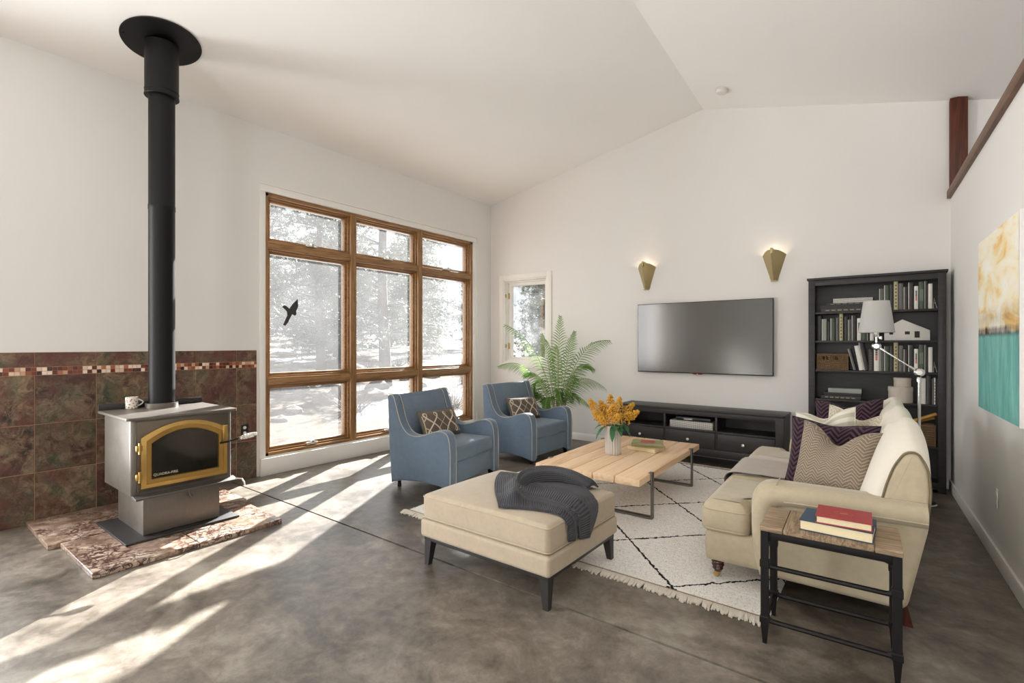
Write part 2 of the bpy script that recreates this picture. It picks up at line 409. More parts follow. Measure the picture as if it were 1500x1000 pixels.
    M['paper_w'] = plain('white_page_edges', srgb(226,222,212), .9, 0, .05, 60)
    M['box_linen'] = plain('linen_box', srgb(200,190,176), .9, 0, .06, 30, .2, .2, 200)
    M['house'] = plain('white_ornament', srgb(216,212,206), .7, 0, .03)
    M['black_inset'] = plain('dark_inset', srgb(48,44,42), .8)
    M['gold_paper'] = plain('gold_magazine', srgb(188,140,62), .4, 0, .15, 20)
    M['canvas_edge'] = plain('white_canvas_edge', srgb(232,228,224), .85, 0, .02)
    M['decal'] = plain('dark_decal_film', srgb(58,56,54), .7)
    # basket weave
    t = NT('wicker'); co = t.coord('Object', (1,1,1)); x = t.xyz(co)
    a = t.math('SINE', t.math('MULTIPLY', x[0], 330)); b = t.math('SINE', t.math('MULTIPLY', x[2], 420)); k = t.math('ADD', t.math('MULTIPLY', t.math('MULTIPLY', a, b), .5), .5)
    c = t.mix(k, srgb(74,56,40), srgb(150,122,92)); t.bsdf(c, .8, 0, t.bump(k, .8, .006), .2); M['wicker'] = t.m
    # patterned box (white dots lattice)
    t = NT('patterned_box'); co = t.coord(); x = t.xyz(co)
    a = t.math('SINE', t.math('MULTIPLY', t.math('ADD', x[0], x[2]), 260)); b = t.math('SINE', t.math('MULTIPLY', t.math('SUBTRACT', x[0], x[2]), 260))
    k = t.ramp(t.math('MULTIPLY', a, b), [(.0, (0,0,0)), (.1, (1,1,1))]); c = t.mix(k, srgb(226,222,214), srgb(70,66,62)); t.bsdf(c, .6); M['pattern_box'] = t.m
    # mug glaze
    t = NT('floral_glaze'); co = t.coord(); n = t.n('ShaderNodeTexVoronoi'); t.l(co, n.inputs['Vector']); n.inputs['Scale'].default_value = 60
    k = t.ramp(n.outputs['Distance'], [(.25, (1,1,1)), (.42, (0,0,0))]); hue = t.ramp(t.xyz(n.outputs['Color'])[0], [(0, srgb(170,50,36)), (.4, srgb(206,120,60)), (.7, srgb(70,90,60)), (1, srgb(60,50,44))], 'CONSTANT')
    t.bsdf(t.mix(k, srgb(226,220,208), hue), .2); M['mug'] = t.m
    # plants
    def leafm(name, a, b, tr=.4):
        t = NT(name); co = t.coord(); c = t.mix(t.noise(co, 6, 3), a, b)
        d = t.n('ShaderNodeBsdfPrincipled'); t.l(c, d.inputs['Base Color']); d.inputs['Roughness'].default_value = .45; d.inputs['Specular IOR Level'].default_value = .35
        tl = t.n('ShaderNodeBsdfTranslucent'); t.l(c, tl.inputs[0]); ms = t.n('ShaderNodeMixShader'); ms.inputs[0].default_value = tr
        t.l(d.outputs[0], ms.inputs[1]); t.l(tl.outputs[0], ms.inputs[2]); t.l(ms.outputs[0], t.out.inputs[0]); return t.m
    M['palm'] = leafm('palm_leaf', srgb(70,112,40), srgb(146,186,92))
    M['palm_stem'] = plain('palm_stem', srgb(166,172,124), .5, 0, .15)
    M['bouquet_leaf'] = leafm('bouquet_leaf', srgb(40,90,56), srgb(84,140,96), .2)
    M['blossom'] = leafm('yellow_blossom', srgb(250,182,40), srgb(255,226,116), .4)
    M['needles'] = leafm('pine_needles', srgb(66,69,60), srgb(104,107,96), .25)
    M['bark'] = plain('pine_bark', srgb(84,74,70), 1, 0, .35, 12, .1, .6, 30)
    M['rock'] = plain('granite_rock', srgb(98,91,85), .95, 0, .25, 5, .2, .5, 14)
    M['shrub'] = plain('dry_twigs', srgb(84,74,64), 1, 0, .2, 10)
    t = NT('meadow_ground'); co = t.coord(); a = t.noise(co, .35, 5, .6); b = t.noise(co, 5, 8, .75)
    c = t.ramp(b, [(.3, srgb(46,37,30)), (.5, srgb(80,68,56)), (.7, srgb(104,92,78))])
    sn = t.ramp(a, [(.53, (0,0,0)), (.57, (1,1,1))]); c = t.mix(sn, c, srgb(150,152,158)); t.bsdf(c, 1, 0, t.bump(b, .6, .05), .1); M['ground'] = t.m
    # window glass: clear, mirror-like at grazing angles, faint veil added as outdoor haze
    t = NT('window_glass'); tr = t.n('ShaderNodeBsdfTransparent'); tr.inputs[0].default_value = (.96,.97,.97,1)
    gl = t.n('ShaderNodeBsdfGlossy'); gl.inputs['Roughness'].default_value = .0; gl.inputs[0].default_value = (1,1,1,1)
    lw = t.n('ShaderNodeLayerWeight'); lw.inputs[0].default_value = .5
    fr = t.math('ADD', .03, t.math('MULTIPLY', t.math('POWER', lw.outputs['Facing'], 5.0), .9))
    m1 = t.n('ShaderNodeMixShader'); t.l(fr, m1.inputs[0]); t.l(tr.outputs[0], m1.inputs[1]); t.l(gl.outputs[0], m1.inputs[2])
    du = t.n('ShaderNodeBsdfTranslucent'); du.inputs[0].default_value = (.9,.9,.9,1); m2 = t.n('ShaderNodeMixShader')
    t.l(t.math('ADD', .02, t.math('MULTIPLY', t.noise(t.coord(), 2.5, 4), .03)), m2.inputs[0]); t.l(m1.outputs[0], m2.inputs[1]); t.l(du.outputs[0], m2.inputs[2]); t.l(m2.outputs[0], t.out.inputs[0])
    M['glass'] = t.m
    # painting: warm sky over teal water
    t = NT('abstract_canvas'); co = t.coord('UV'); x = t.xyz(co); mp = t.coord('UV', (1.2, 3.2, 1)); n1 = t.noise(mp, 2.2, 6, .6, .6); n2 = t.noise(t.coord('UV', (3, 1, 1)), 2, 6, .65)
    y = t.math('ADD', x[1], t.math('MULTIPLY', t.math('SUBTRACT', n2, .5), .05))
    top = t.ramp(n1, [(.26, srgb(226,166,90)), (.38, srgb(246,212,142)), (.47, srgb(252,238,204)), (.60, srgb(254,249,236))])
    wat = t.ramp(t.noise(t.coord('UV', (2.4, .5, 1)), 4, 6, .7), [(.3, srgb(84,146,140)), (.5, srgb(112,180,172)), (.7, srgb(148,204,194))])
    wat = t.mix(t.ramp(t.noise(t.coord('UV', (26, 2, 1)), 3, 4), [(.60, (0,0,0)), (.7, (.5,.5,.5))]), wat, srgb(92,86,62))
    c = t.mix(t.ramp(y, [(.44, (0,0,0)), (.455, (1,1,1))]), wat, top)
    band = t.ramp(y, [(.42, (0,0,0)), (.44, (1,1,1)), (.465, (1,1,1)), (.485, (.25,.25,.25)), (.53, (.35,.35,.35)), (.60, (0,0,0))])
    c = t.mix(t.math('MULTIPLY', band, t.ramp(n2, [(.42, (1,1,1)), (.62, (.35,.35,.35))])), c, srgb(70,34,26))
    drip = t.ramp(t.noise(t.coord('UV', (60, 9, 1)), 2, 3), [(.68, (0,0,0)), (.74, (.7,.7,.7))]); c = t.mix(drip, c, srgb(110,84,50))
    t.bsdf(c, .55); M['painting'] = t.m
    # lamp shade fabric lets light through
    t = NT('white_shade_fabric'); d = t.n('ShaderNodeBsdfDiffuse'); d.inputs[0].default_value = (.80,.79,.77,1); tl = t.n('ShaderNodeBsdfTranslucent'); tl.inputs[0].default_value = (.75,.73,.70,1)
    ms = t.n('ShaderNodeMixShader'); ms.inputs[0].default_value = .4; t.l(d.outputs[0], ms.inputs[1]); t.l(tl.outputs[0], ms.inputs[2]); t.l(ms.outputs[0], t.out.inputs[0]); M['lamp_shade'] = t.m
    # glowing bulb
    t = NT('lit_bulb'); e = t.n('ShaderNodeEmission'); e.inputs[0].default_value = (1,.78,.5,1); e.inputs[1].default_value = 5; t.l(e.outputs[0], t.out.inputs[0]); M['bulb'] = t.m
    M['bulb_off'] = plain('frosted_bulb', (.85,.84,.82), .3, 0, .01)
mk()
BOOKM = {}
def bookmat(rgb):
    if rgb not in BOOKM: BOOKM[rgb] = plain('book_cover_%d' % len(BOOKM), srgb(*rgb), .5, 0, .12, 40)
    return BOOKM[rgb]

# ------------------------------------------------------------------ room shell
ZT = lambda x: 3.85 + .179*x                               # left slope of the ceiling
RX = lambda y: 3.58 + .042*(6.6-y)                         # ridge
ZR = lambda x, y: 4.49 - .2516*(x-3.58) - .0181*(y-6.6)     # right slope
WX = lambda y: 5.985 + .042*(6.6-y)                         # face of the half-height right wall
YB, YF, XH = 6.6, -4.0, 9.0                                 # tv wall, wall behind the camera, hall wall
W1 = (2.70, 6.14, .20, 3.14)                                # picture window opening on the left wall (y0,y1,z0,z1)
W2 = (.28, 1.17, 1.14, 2.53)                                # small window on the tv wall (x0,x1,z0,z1)
W3 = (-1.5, .40, .20, 3.0)                                  # second window further along the left wall

m = MB()
m.box(-.25, XH+.1, YF-.2, 2.342, -.12, 0); m.box(-.25, XH+.1, 2.358, YB+.25, -.12, 0); m.box(-.25, XH+.1, 2.342, 2.358, -.12, -.06, mi=1)
struct(m.build('floor', [M['concrete'], M['joint']], None))

m = MB()
for (y0, y1, z0, z1) in ((YF-.2, W3[0], 0, 3.85), (W3[0], W3[1], 0, W3[2]), (W3[0], W3[1], W3[3], 3.85), (W3[1], W1[0], 0, 3.85),
                         (W1[0], W1[1], 0, W1[2]), (W1[0], W1[1], W1[3], 3.85), (W1[1], YB+.2, 0, 3.85)):
    m.box(-.2, 0, y0, y1, z0, z1)
struct(m.build('wall_left', M['wall']))
m = MB()
m.prism([(0,0),(W2[0],0),(W2[0],ZT(W2[0])),(0,ZT(0))], 'y', YB, YB+.2)
m.prism([(W2[0],0),(W2[1],0),(W2[1],W2[2]),(W2[0],W2[2])], 'y', YB, YB+.2)
m.prism([(W2[0],W2[3]),(W2[1],W2[3]),(W2[1],ZT(W2[1])),(W2[0],ZT(W2[0]))], 'y', YB, YB+.2)
m.prism([(W2[1],0),(XH,0),(XH,ZR(XH,YB)),(3.58,4.49),(W2[1],ZT(W2[1]))], 'y', YB, YB+.2)
struct(m.build('wall_back', M['wall']))
m = MB()
P = [(WX(YB),YB),(WX(YF),YF),(WX(YF)+.13,YF),(WX(YB)+.13,YB)]
m.prism(P, 'z', 0, 2.905); struct(m.build('wall_right', M['wall']))
m = MB(); P = [(WX(YB)-.03,YB),(WX(YF)-.03,YF),(WX(YF)+.16,YF),(WX(YB)+.16,YB)]
m.prism(P, 'z', 2.905, 2.985, .006); struct(m.build('trim_3', M['rail']))
m = MB(); m.box(5.972, 6.105, YB-.09, YB, 2.985, ZR(5.972, YB)-.012, .004); struct(m.build('trim_4', M['cedar']))
m = MB(); m.box(XH, XH+.1, YF, YB, 0, 3.2); struct(m.build('wall_hall', M['wall']))
m = MB()   # wall behind the camera with two openings added to let fill light in
for (x0, x1, z0, z1) in ((0, .5, 0, 3.6), (.5, 4.4, 0, 3.6), (4.4, 5.5, 0, .25), (4.4, 5.5, 3.2, 3.6), (5.5, 6.6, 0, 3.6), (6.6, 8.7, 0, .25), (6.6, 8.7, 3.0, 3.6), (8.7, XH, 0, 3.6)):
    m.box(x0, x1, YF-.2, YF, z0, z1)
m.prism([(0,3.6),(XH,3.6),(XH,ZR(XH,YF)-.4),(XH,3.3),(RX(YF),ZT(RX(YF))),(0,ZT(0))][:2]+[(XH,3.62),(RX(YF),ZT(RX(YF))),(0,ZT(0))], 'y', YF-.2, YF)
struct(m.build('wall_front', M['wall']))
m = MB()
ya, yb = YF-.2, YB+.2
def slab(P): 
    Q = [V(*p) for p in P]; T = [p+V(0,0,.15) for p in Q]
    m.add(Q+T, [(0,1,2,3),(7,6,5,4),(0,4,5,1),(1,5,6,2),(2,6,7,3),(3,7,4,0)])
slab([(-.2,ya,ZT(-.2)),(RX(ya),ya,ZT(RX(ya))),(RX(yb),yb,ZT(RX(yb))),(-.2,yb,ZT(-.2))])
slab([(RX(ya),ya,ZT(RX(ya))),(XH+.1,ya,ZR(XH+.1,ya)),(XH+.1,yb,ZR(XH+.1,yb)),(RX(yb),yb,ZT(RX(yb)))])
struct(m.build('ceiling', M['ceil'], sharp=2))
m = MB(); m.prism([(YB-.014,0),(YB-.014,.09),(YB-.004,.105),(YB,.105),(YB,0)], 'x', 0.02, WX(YB))
struct(m.build('baseboard_back', M['trim']))
m = MB(); m.prism([(WX(YB)-.016,YB-.016),(WX(YF)-.016,YF),(WX(YF),YF),(WX(YB),YB-.016)], 'z', 0, .105, .003); struct(m.build('baseboard_right', M['trim']))
m = MB(); m.box(0, .014, 6.22, YB-.014, 0, .105, .003); struct(m.build('baseboard_left', M['trim']))

# tiled wainscot behind the stove
m = MB(); rnd = random.Random(3)
m.box(0, .008, .52, 2.605, 0, 1.384, mi=1)
ys = [.52, .838, 1.23, 1.615, 2.01, 2.396, 2.605]
rows = [(0, .408), (.412, .798), (.802, 1.196), (1.266, 1.384)]
for (z0, z1) in rows:
    for a, b in zip(ys, ys[1:]):
        m.box(0, .013, a+.003, b-.003, z0+.001, z1-.001, .001, 1, 0, None, (rnd.random(), rnd.random(), rnd.random()))
y = .53
pal = [srgb(226,196,170), srgb(206,160,130), srgb(60,24,16), srgb(150,86,60), srgb(120,60,40), srgb(236,214,196), srgb(92,44,30), srgb(176,110,80)]
while y < 2.59:
    for j in range(2):
        m.box(0, .012, y+.0015, min(y+.0305, 2.604), 1.2005+j*.032, 1.2295+j*.032, 0, 1, 2, None, rnd.choice(pal))
    y += .032
o = struct(m.build('trim_5', [M['slate'], M['grout'], M['mosaic']])); o['label'] = 'brown slate tile wainscot with mosaic band behind the stove'

# picture window
win = bpy.data.objects.new('window_1', None); C.objects.link(win); win['kind'] = 'structure'; win.location = (0, (W1[0]+W1[1])/2, W1[2])
wo = win.location
y0, y1, z0, z1 = W1
m = MB(wo)   # white casing and deep white bottom box
for (a, b, c, d) in ((y0-.065, y0, .19, z1), (y1, y1+.07, .19, z1), (y0-.065, y1+.07, z1, z1+.075)):
    m.box(0, .018, a, b, c, d, .004)
m.box(0, .045, y0-.065, y1+.07, .0, .19, .006); m.box(-.19, .0, y0, y1, z0, z0+.004)
m.box(0, .028, y1+.07, y1+.085, .0, z1+.075, .003); m.box(0, .028, y0-.065, y1+.085, z1+.075, z1+.09, .003)
struct(m.build('casing', M['trim'], win))
MY = [y0+.02, y0+1.147, y0+2.293, y1-.02]; MZ = [z0+.02, 1.035, 2.56, z1-.02]
m = MB(wo)
for y in (y0+.0225, y1-.0225): m.box(-.18, -.012, y-.0225, y+.0225, z0, z1, .004)
for y in MY[1:3]: m.box(-.18, -.008, y-.042, y+.042, z0, z1, .005)
struct(m.build('mullion', M['window_wood'], win))
m = MB(wo)
for z in (z0+.02, z1-.02): m.box(-.18, -.012, y0, y1, z-.02, z+.02, .004)
for z in MZ[1:3]: m.box(-.18, -.014, y0, y1, z-.040, z+.040, .005)
struct(m.build('transom', M['window_wood_y'], win))
for i in range(3):
    for j in range(3):
        a = MY[i] + (.042 if i else .025); b = MY[i+1] - (.042 if i < 2 else .025)
        c = MZ[j] + (.040 if j else .02); d = MZ[j+1] - (.040 if j < 2 else .02)
        m = MB(wo)
        for k, (w, x0, x1) in enumerate(((.020, -.16, -.045), (.048, -.15, -.075))):
            m.box(x0, x1, a, a+w, c, d, .003); m.box(x0, x1, b-w, b, c, d, .003)
            m.box(x0, x1, a+w, b-w, c, c+w, .003); m.box(x0, x1, a+w, b-w, d-w, d, .003)
        s = struct(m.build('sash', M['window_wood_y'], win))
        m = MB(wo); m.box(-.116, -.110, a+.046, b-.046, c+.046, d-.046)
        p = m.build('pane', M['glass'], s); p['kind'] = 'structure'
        if j != 1:
            m = MB(wo); yy = (a+b)/2; zz = c+.028
            m.box(-.045, -.014, yy-.07, yy+.07, zz-.016, zz+.008, .004); m.box(-.04, -.0, yy-.018, yy+.018, zz-.008, zz+.030, .004)
            m.tube([(-.015, yy, zz+.01), (-.004, yy+.03, zz+.012), (.0, yy+.06, zz+.004)], .006, 8)
            struct(m.build('latch', M['silver'], s))
# small window on the tv wall
win = bpy.data.objects.new('window_2', None); C.objects.link(win); win['kind'] = 'structure'; win.location = ((W2[0]+W2[1])/2, YB, W2[2]); wo = win.location
x0, x1, z0, z1 = W2
m = MB(wo)
for (a, b, c, d) in ((x0-.085, x0, z0-.08, z1+.08), (x1, x1+.085, z0-.08, z1+.08), (x0, x1, z1, z1+.08), (x0, x1, z0-.08, z0)):
    m.box(a, b, YB-.016, YB, c, d, .004)
struct(m.build('casing', M['trim'], win))
m = MB(wo)
for k, (i, ya, yb) in enumerate(((0, YB-.004, YB+.19), (.022, YB+.05, YB+.17), (.045, YB+.085, YB+.16))):
    w = (.022, .024, .055)[k]
    m.box(x0+i, x0+i+w, ya, yb, z0+i, z1-i, .002); m.box(x1-i-w, x1-i, ya, yb, z0+i, z1-i, .002)
    m.box(x0+i+w, x1-i-w, ya, yb, z0+i, z0+i+w, .002); m.box(x0+i+w, x1-i-w, ya, yb, z1-i-w, z1-i, .002)
s = struct(m.build('sash', M['trim'], win))
m = MB(wo); m.box(x0+.098, x1-.098, YB+.12, YB+.126, z0+.098, z1-.098); struct(m.build('pane', M['glass'], s))
for z in (2.27, 1.42):
    m = MB(wo); m.box(x0+.046, x0+.075, YB+.074, YB+.088, z-.05, z+.05, .004); m.box(x0+.022, x0+.03, YB+.02, YB+.05, z-.03, z+.03, .002)
    struct(m.build('hinge', M['hinge'], win))
# second window along the left wall, behind the edge of the view
win = bpy.data.objects.new('window_3', None); C.objects.link(win); win['kind'] = 'structure'; win.location = (0, (W3[0]+W3[1])/2, W3[2]); wo = win.location
y0, y1, z0, z1 = W3; m = MB(wo)
for y in (y0+.03, (y0+y1)/2, y1-.03): m.box(-.16, -.02, y-.03, y+.03, z0, z1, .004)
for z in (z0+.03, z1-.03): m.box(-.16, -.02, y0, y1, z-.03, z+.03, .004)
s = struct(m.build('sash', M['window_wood_y'], win))
m = MB(wo); m.box(-.10, -.094, y0, y1, z0, z1); struct(m.build('pane', M['glass'], s))

# fixtures on the shell
o = MB((3.955, 6.05, ZR(3.955, 6.05)))
cz = ZR(3.955, 6.05); tilt = Matrix.Translation((3.955, 6.05, cz)) @ Matrix.Rotation(math.atan(.2516), 4, 'Y')
t = thing('smoke_detector', 'round white smoke detector on the sloped ceiling', 'smoke detector', (3.955, 6.05, cz))
o.lathe([(.0,-.002),(.075,-.002),(.075,-.014),(.062,-.016)], n=28, mat=tilt); o.build('mounting_ring', M['white_plastic'], t)
o = MB((3.955, 6.05, cz)); o.lathe([(.062,-.014),(.062,-.034),(.054,-.046),(.02,-.05),(0,-.05)], n=28, mat=tilt); o.build('cover', M['white_plastic'], t)
def outlet(loc, yaw, lab, mats, wd=.075):
    t = thing('wall_outlet', lab, 'outlet', loc, yaw)
    m = MB(); m.box(0, .006, -wd/2, wd/2, -.06, .06, .003); m.build('cover_plate', mats[0], t)
    for z in (-.028, .028):
        m = MB(); m.lathe([(0,0),(.017,0),(.017,.004),(0,.004)], n=16, mat=Matrix.Translation((.005,0,z)) @ Matrix.Rotation(PI/2, 4, 'Y')); m.build('receptacle', mats[1], t)
outlet((.013, 2.475, .53), 0, 'black outlet plate with pale receptacles on the tiled wall beside the picture window', (M['dark_plastic'], M['white_plastic']))
outlet((WX(4.56), 4.56, .43), PI-.042, 'white outlet plate low on the right wall beneath the canvas painting', (M['wall'], M['white_plastic']))
# bird decal on the left middle pane
B = [(150,860),(165,849),(180,853),(200,870),(222,838),(258,800),(262,850),(247,886),(250,905),(238,915),(220,905),(206,930),(188,966),(172,984),(156,980),(168,955),(186,915),(183,890),(172,878)]
m = MB((-.105, 3.05, 1.83)); m.prism([(3.148+(px-262)*.00176, 1.990-(py-800)*.00176) for px, py in B], 'x', -.1095, -.1065)
tag(m.build('bird_decal', M['decal']), 'dark bird silhouette decal stuck on the left middle window pane', 'window decal').location = (-.105, 3.05, 1.83)

# ------------------------------------------------------------------ stove and hearth
for (P, lab) in (([(.02,.785),(.80,.785),(.815,2.13),(.02,2.15)], 'pink brown marble hearth slab against the tiled wall behind the stove'),
                 ([(.815,.85),(1.60,.855),(1.60,1.452),(.815,1.452)], 'veined marble hearth slab, front piece on the side away from the picture window'),
                 ([(.815,1.458),(1.60,1.458),(1.585,2.06),(.815,2.09)], 'veined marble hearth slab, front piece nearer the picture window')):
    c = (sum(p[0] for p in P)/4, sum(p[1] for p in P)/4, 0); m = MB(c)
    m.prism(P, 'z', 0, .035, .003, 1, 0)
    tag(m.build('hearth_slab', M['marble']), lab, 'hearth slab', 'marble hearth slabs').location = c
HZ = .035
st = thing('wood_stove', 'steel wood stove with brass arched glass door on a marble hearth', 'wood stove', (.9, 1.49, HZ)); O = (.9, 1.49, HZ)
m = MB(O); m.box(.55, 1.27, 1.11, 1.87, HZ, HZ+.018, .003); m.build('base_plate', M['grey_metal'], st)
m = MB(O); m.box(.60, 1.185, 1.235, 1.745, HZ+.018, .365, .006); m.build('pedestal', M['steel'], st)
m = MB(O); m.box(1.183, 1.196, 1.232, 1.748, .06, .345, .004); dr = m.build('ash_drawer', M['steel'], st)
m = MB(O); m.tube([(1.196,1.52,.335),(1.215,1.52,.33),(1.222,1.525,.29),(1.215,1.54,.265),(1.205,1.55,.285)], .007, 8); m.box(1.194,1.20,1.40,1.60,.332,.342); m.build('hook', M['raw_steel'], dr)
m = MB(O)
m.prism(roundpoly([(.58,1.15),(1.225,1.15),(1.225,1.83),(.58,1.83)], .03), 'z', .365, .905, .004); m.build('firebox', M['steel'], st)
m = MB(O); m.prism(roundpoly([(.545,1.118),(1.25,1.118),(1.25,1.862),(.545,1.862)], [.01,.02,.02,.01]), 'z', .905, .926, .004); m.build('top_plate', M['steel'], st)
m = MB(O); m.box(1.222, 1.231, 1.185, 1.80, .385, .893, .003); m.build('face_plate', M['stove_front'], st)
m = MB(O); m.prism([(1.20,.350),(1.30,.342),(1.30,.352),(1.20,.372)], 'y', 1.16, 1.85, .002); m.box(1.29,1.30,1.16,1.85,.346,.360,.002); m.build('ash_lip', M['raw_steel'], st)
m = MB(O); m.box(.548, .558, 1.12, 1.86, .926, .975, .002); m.build('rear_deflector', M['grey_metal'], st)
m = MB(O); m.lathe([(.115,.926),(.115,.965),(.103,.968),(.103,.926)], (.68,1.51,0), 40); m.build('flue_collar', M['steel'], st)
# arched door
def arch(ya, yb, zb, zs, za, n=20):
    P = [(ya, zb), (yb, zb)]
    for k in range(n+1):
        u = k/n; P.append((yb+(ya-yb)*u, zs+(za-zs)*(1-(2*u-1)**2)))
    return P
ou = arch(1.205, 1.785, .412, .775, .872); i1 = arch(1.235, 1.755, .440, .752, .846); i2 = arch(1.268, 1.722, .470, .730, .812); i3 = arch(1.272, 1.718, .474, .727, .808)
m = MB(O)
R = [[V(1.231,a,b) for a,b in ou], [V(1.250,a,b) for a,b in ou], [V(1.258,a,b) for a,b in i1], [V(1.245,a,b) for a,b in i1], [V(1.243,a,b) for a,b in i2], [V(1.252,a,b) for a,b in i2], [V(1.234,a,b) for a,b in i3]]
m.loft(R, cap=False); dr = m.build('door_frame', M['brass'], st, 30)
m = MB(O); m.prism(i3, 'x', 1.232, 1.236); m.build('door_glass', M['fire_glass'], dr)
def words(name, txt, size, mat, parent, loc, rot, ex=.0006):
    cu = bpy.data.curves.new(name, 'FONT'); cu.body = txt; cu.size = size; cu.extrude = ex
    tmp = bpy.data.objects.new(name, cu); C.objects.link(tmp); dg = bpy.context.evaluated_depsgraph_get()
    me = bpy.data.meshes.new_from_object(tmp.evaluated_get(dg)); bpy.data.objects.remove(tmp)
    me.materials.clear(); me.materials.append(mat); o = bpy.data.objects.new(name, me); C.objects.link(o)
    o.parent = parent; o.location = loc; o.rotation_euler = rot; return o
w = words('lettering', 'QUADRA-FIRE', .026, M['label'], dr, (1.2372-.9, 1.283-1.49, .487-HZ), (PI/2, 0, PI/2)); w.scale = (.95, 1, 1)
for z in (.500, .705):
    m = MB(O); m.box(1.231, 1.262, 1.172, 1.212, z-.022, z+.022, .006); m.tube([(1.258,1.195,z-.04),(1.258,1.195,z+.04)], .009, 10); m.build('hinge', M['brass'], st)
m = MB(O); m.box(1.250, 1.262, 1.745, 1.785, .66, .80, .005); m.build('latch_plate', M['brass'], st)
m = MB(O); m.tube([(1.245,1.735,.660),(1.285,1.76,.668),(1.30,1.86,.688)], .0075, 10); hd = m.build('handle_rod', M['black_metal'], st)
a, b = V(1.30,1.85,.686), V(1.315,1.99,.708); d = (b-a).normalized(); nx = d.cross(V(0,0,1)).normalized(); ny = d.cross(nx)
m = MB(O); m.tube([a + (b-a)*(k/120) + (nx*cos(k*.72)+ny*sin(k*.72))*(.006+.015*sin(min(1, k/110)*PI*.86)) for k in range(121)], .0032, 6)
m.tube([a, b], .004, 6); m.build('coil_handle', M['silver'], hd)
m = MB(O); m.tube([(1.27,1.84,.36),(1.31,1.87,.355),(1.34,1.875,.33),(1.335,1.88,.305)], .006, 8); m.build('air_lever', M['silver'], st)
# flue pipe
pz = ZT(.68)
sp = thing('stove_pipe', 'tall black stove pipe rising from the stove to a round ceiling plate', 'stove pipe', (.68, 1.51, .966)); O = (.68, 1.51, .966)
m = MB(O); m.lathe([(.093,.966),(.093,2.56),(.0955,2.565),(.0955,2.60),(.093,2.605),(.093,3.62)], (.68,1.51,0), 48); m.build('pipe', M['pipe_black'], sp)
m = MB(O); m.lathe([(.093,3.50),(.119,3.50),(.123,3.505),(.119,3.53),(.119,3.545),(.122,3.55),(.119,3.56),(.119,pz-.03)], (.68,1.51,0), 48); m.build('sleeve', M['pipe_black'], sp)
tl = Matrix.Translation((.68,1.51,pz)) @ Matrix.Rotation(-math.atan(.179), 4, 'Y')
m = MB(O); m.lathe([(0,-.003),(.280,-.003),(.283,-.008),(.280,-.014),(.14,-.018),(0,-.018)], (0,0,0), 64, 0, tl)
for k in range(6):
    m.lathe([(0,-.016),(.007,-.016),(.006,-.02),(0,-.021)], (.255*cos(k*PI/3+.3), .255*sin(k*PI/3+.3), 0), 10, 0, tl)
m.build('ceiling_plate', M['pipe_black'], sp)
# mug on the stove
mc = (.60, 1.325, .926); mg = thing('mug', 'small white floral mug on top of the wood stove', 'mug', mc)
m = MB(); m.lathe([(0,0),(.038,0),(.042,.004),(.043,.092),(.041,.095),(.039,.092),(.037,.008),(0,.007)], n=28); m.build('cup', M['mug'], mg)
m = MB(); m.tube([(.018+.0*k, .038+.034*sin(PI*k/10), .022+.055*k/10) for k in range(11)], .005, 8); m.build('handle', M['white_plastic'], mg)

# ------------------------------------------------------------------ tv, sconces, painting
tv = thing('television', 'large wall mounted flat screen television with dark blank screen', 'television', (3.56, 6.56, 1.535)); O = (3.56, 6.56, 1.535)
m = MB(O); m.box(2.715, 4.405, 6.535, 6.572, 1.07, 2.0, .005); m.build('bezel', M['bezel'], tv)
m = MB(O); m.box(2.723, 4.397, 6.5325, 6.536, 1.082, 1.992); m.build('screen', M['screen'], tv)
m = MB(O); m.box(3.0, 4.1, 6.572, 6.598, 1.2, 1.8, .004); m.build('wall_bracket', M['bezel'], tv)
m = MB(O); m.prism([(3.45,1.072),(3.60,1.072),(3.57,1.058),(3.48,1.058)], 'y', 6.536, 6.565, .002)
m.build('indicator_housing', M['red_dot'], tv)
m = MB(O); m.ball((3.525,6.534,1.064), .007); m.build('indicator_light', M['white_plastic'], tv)

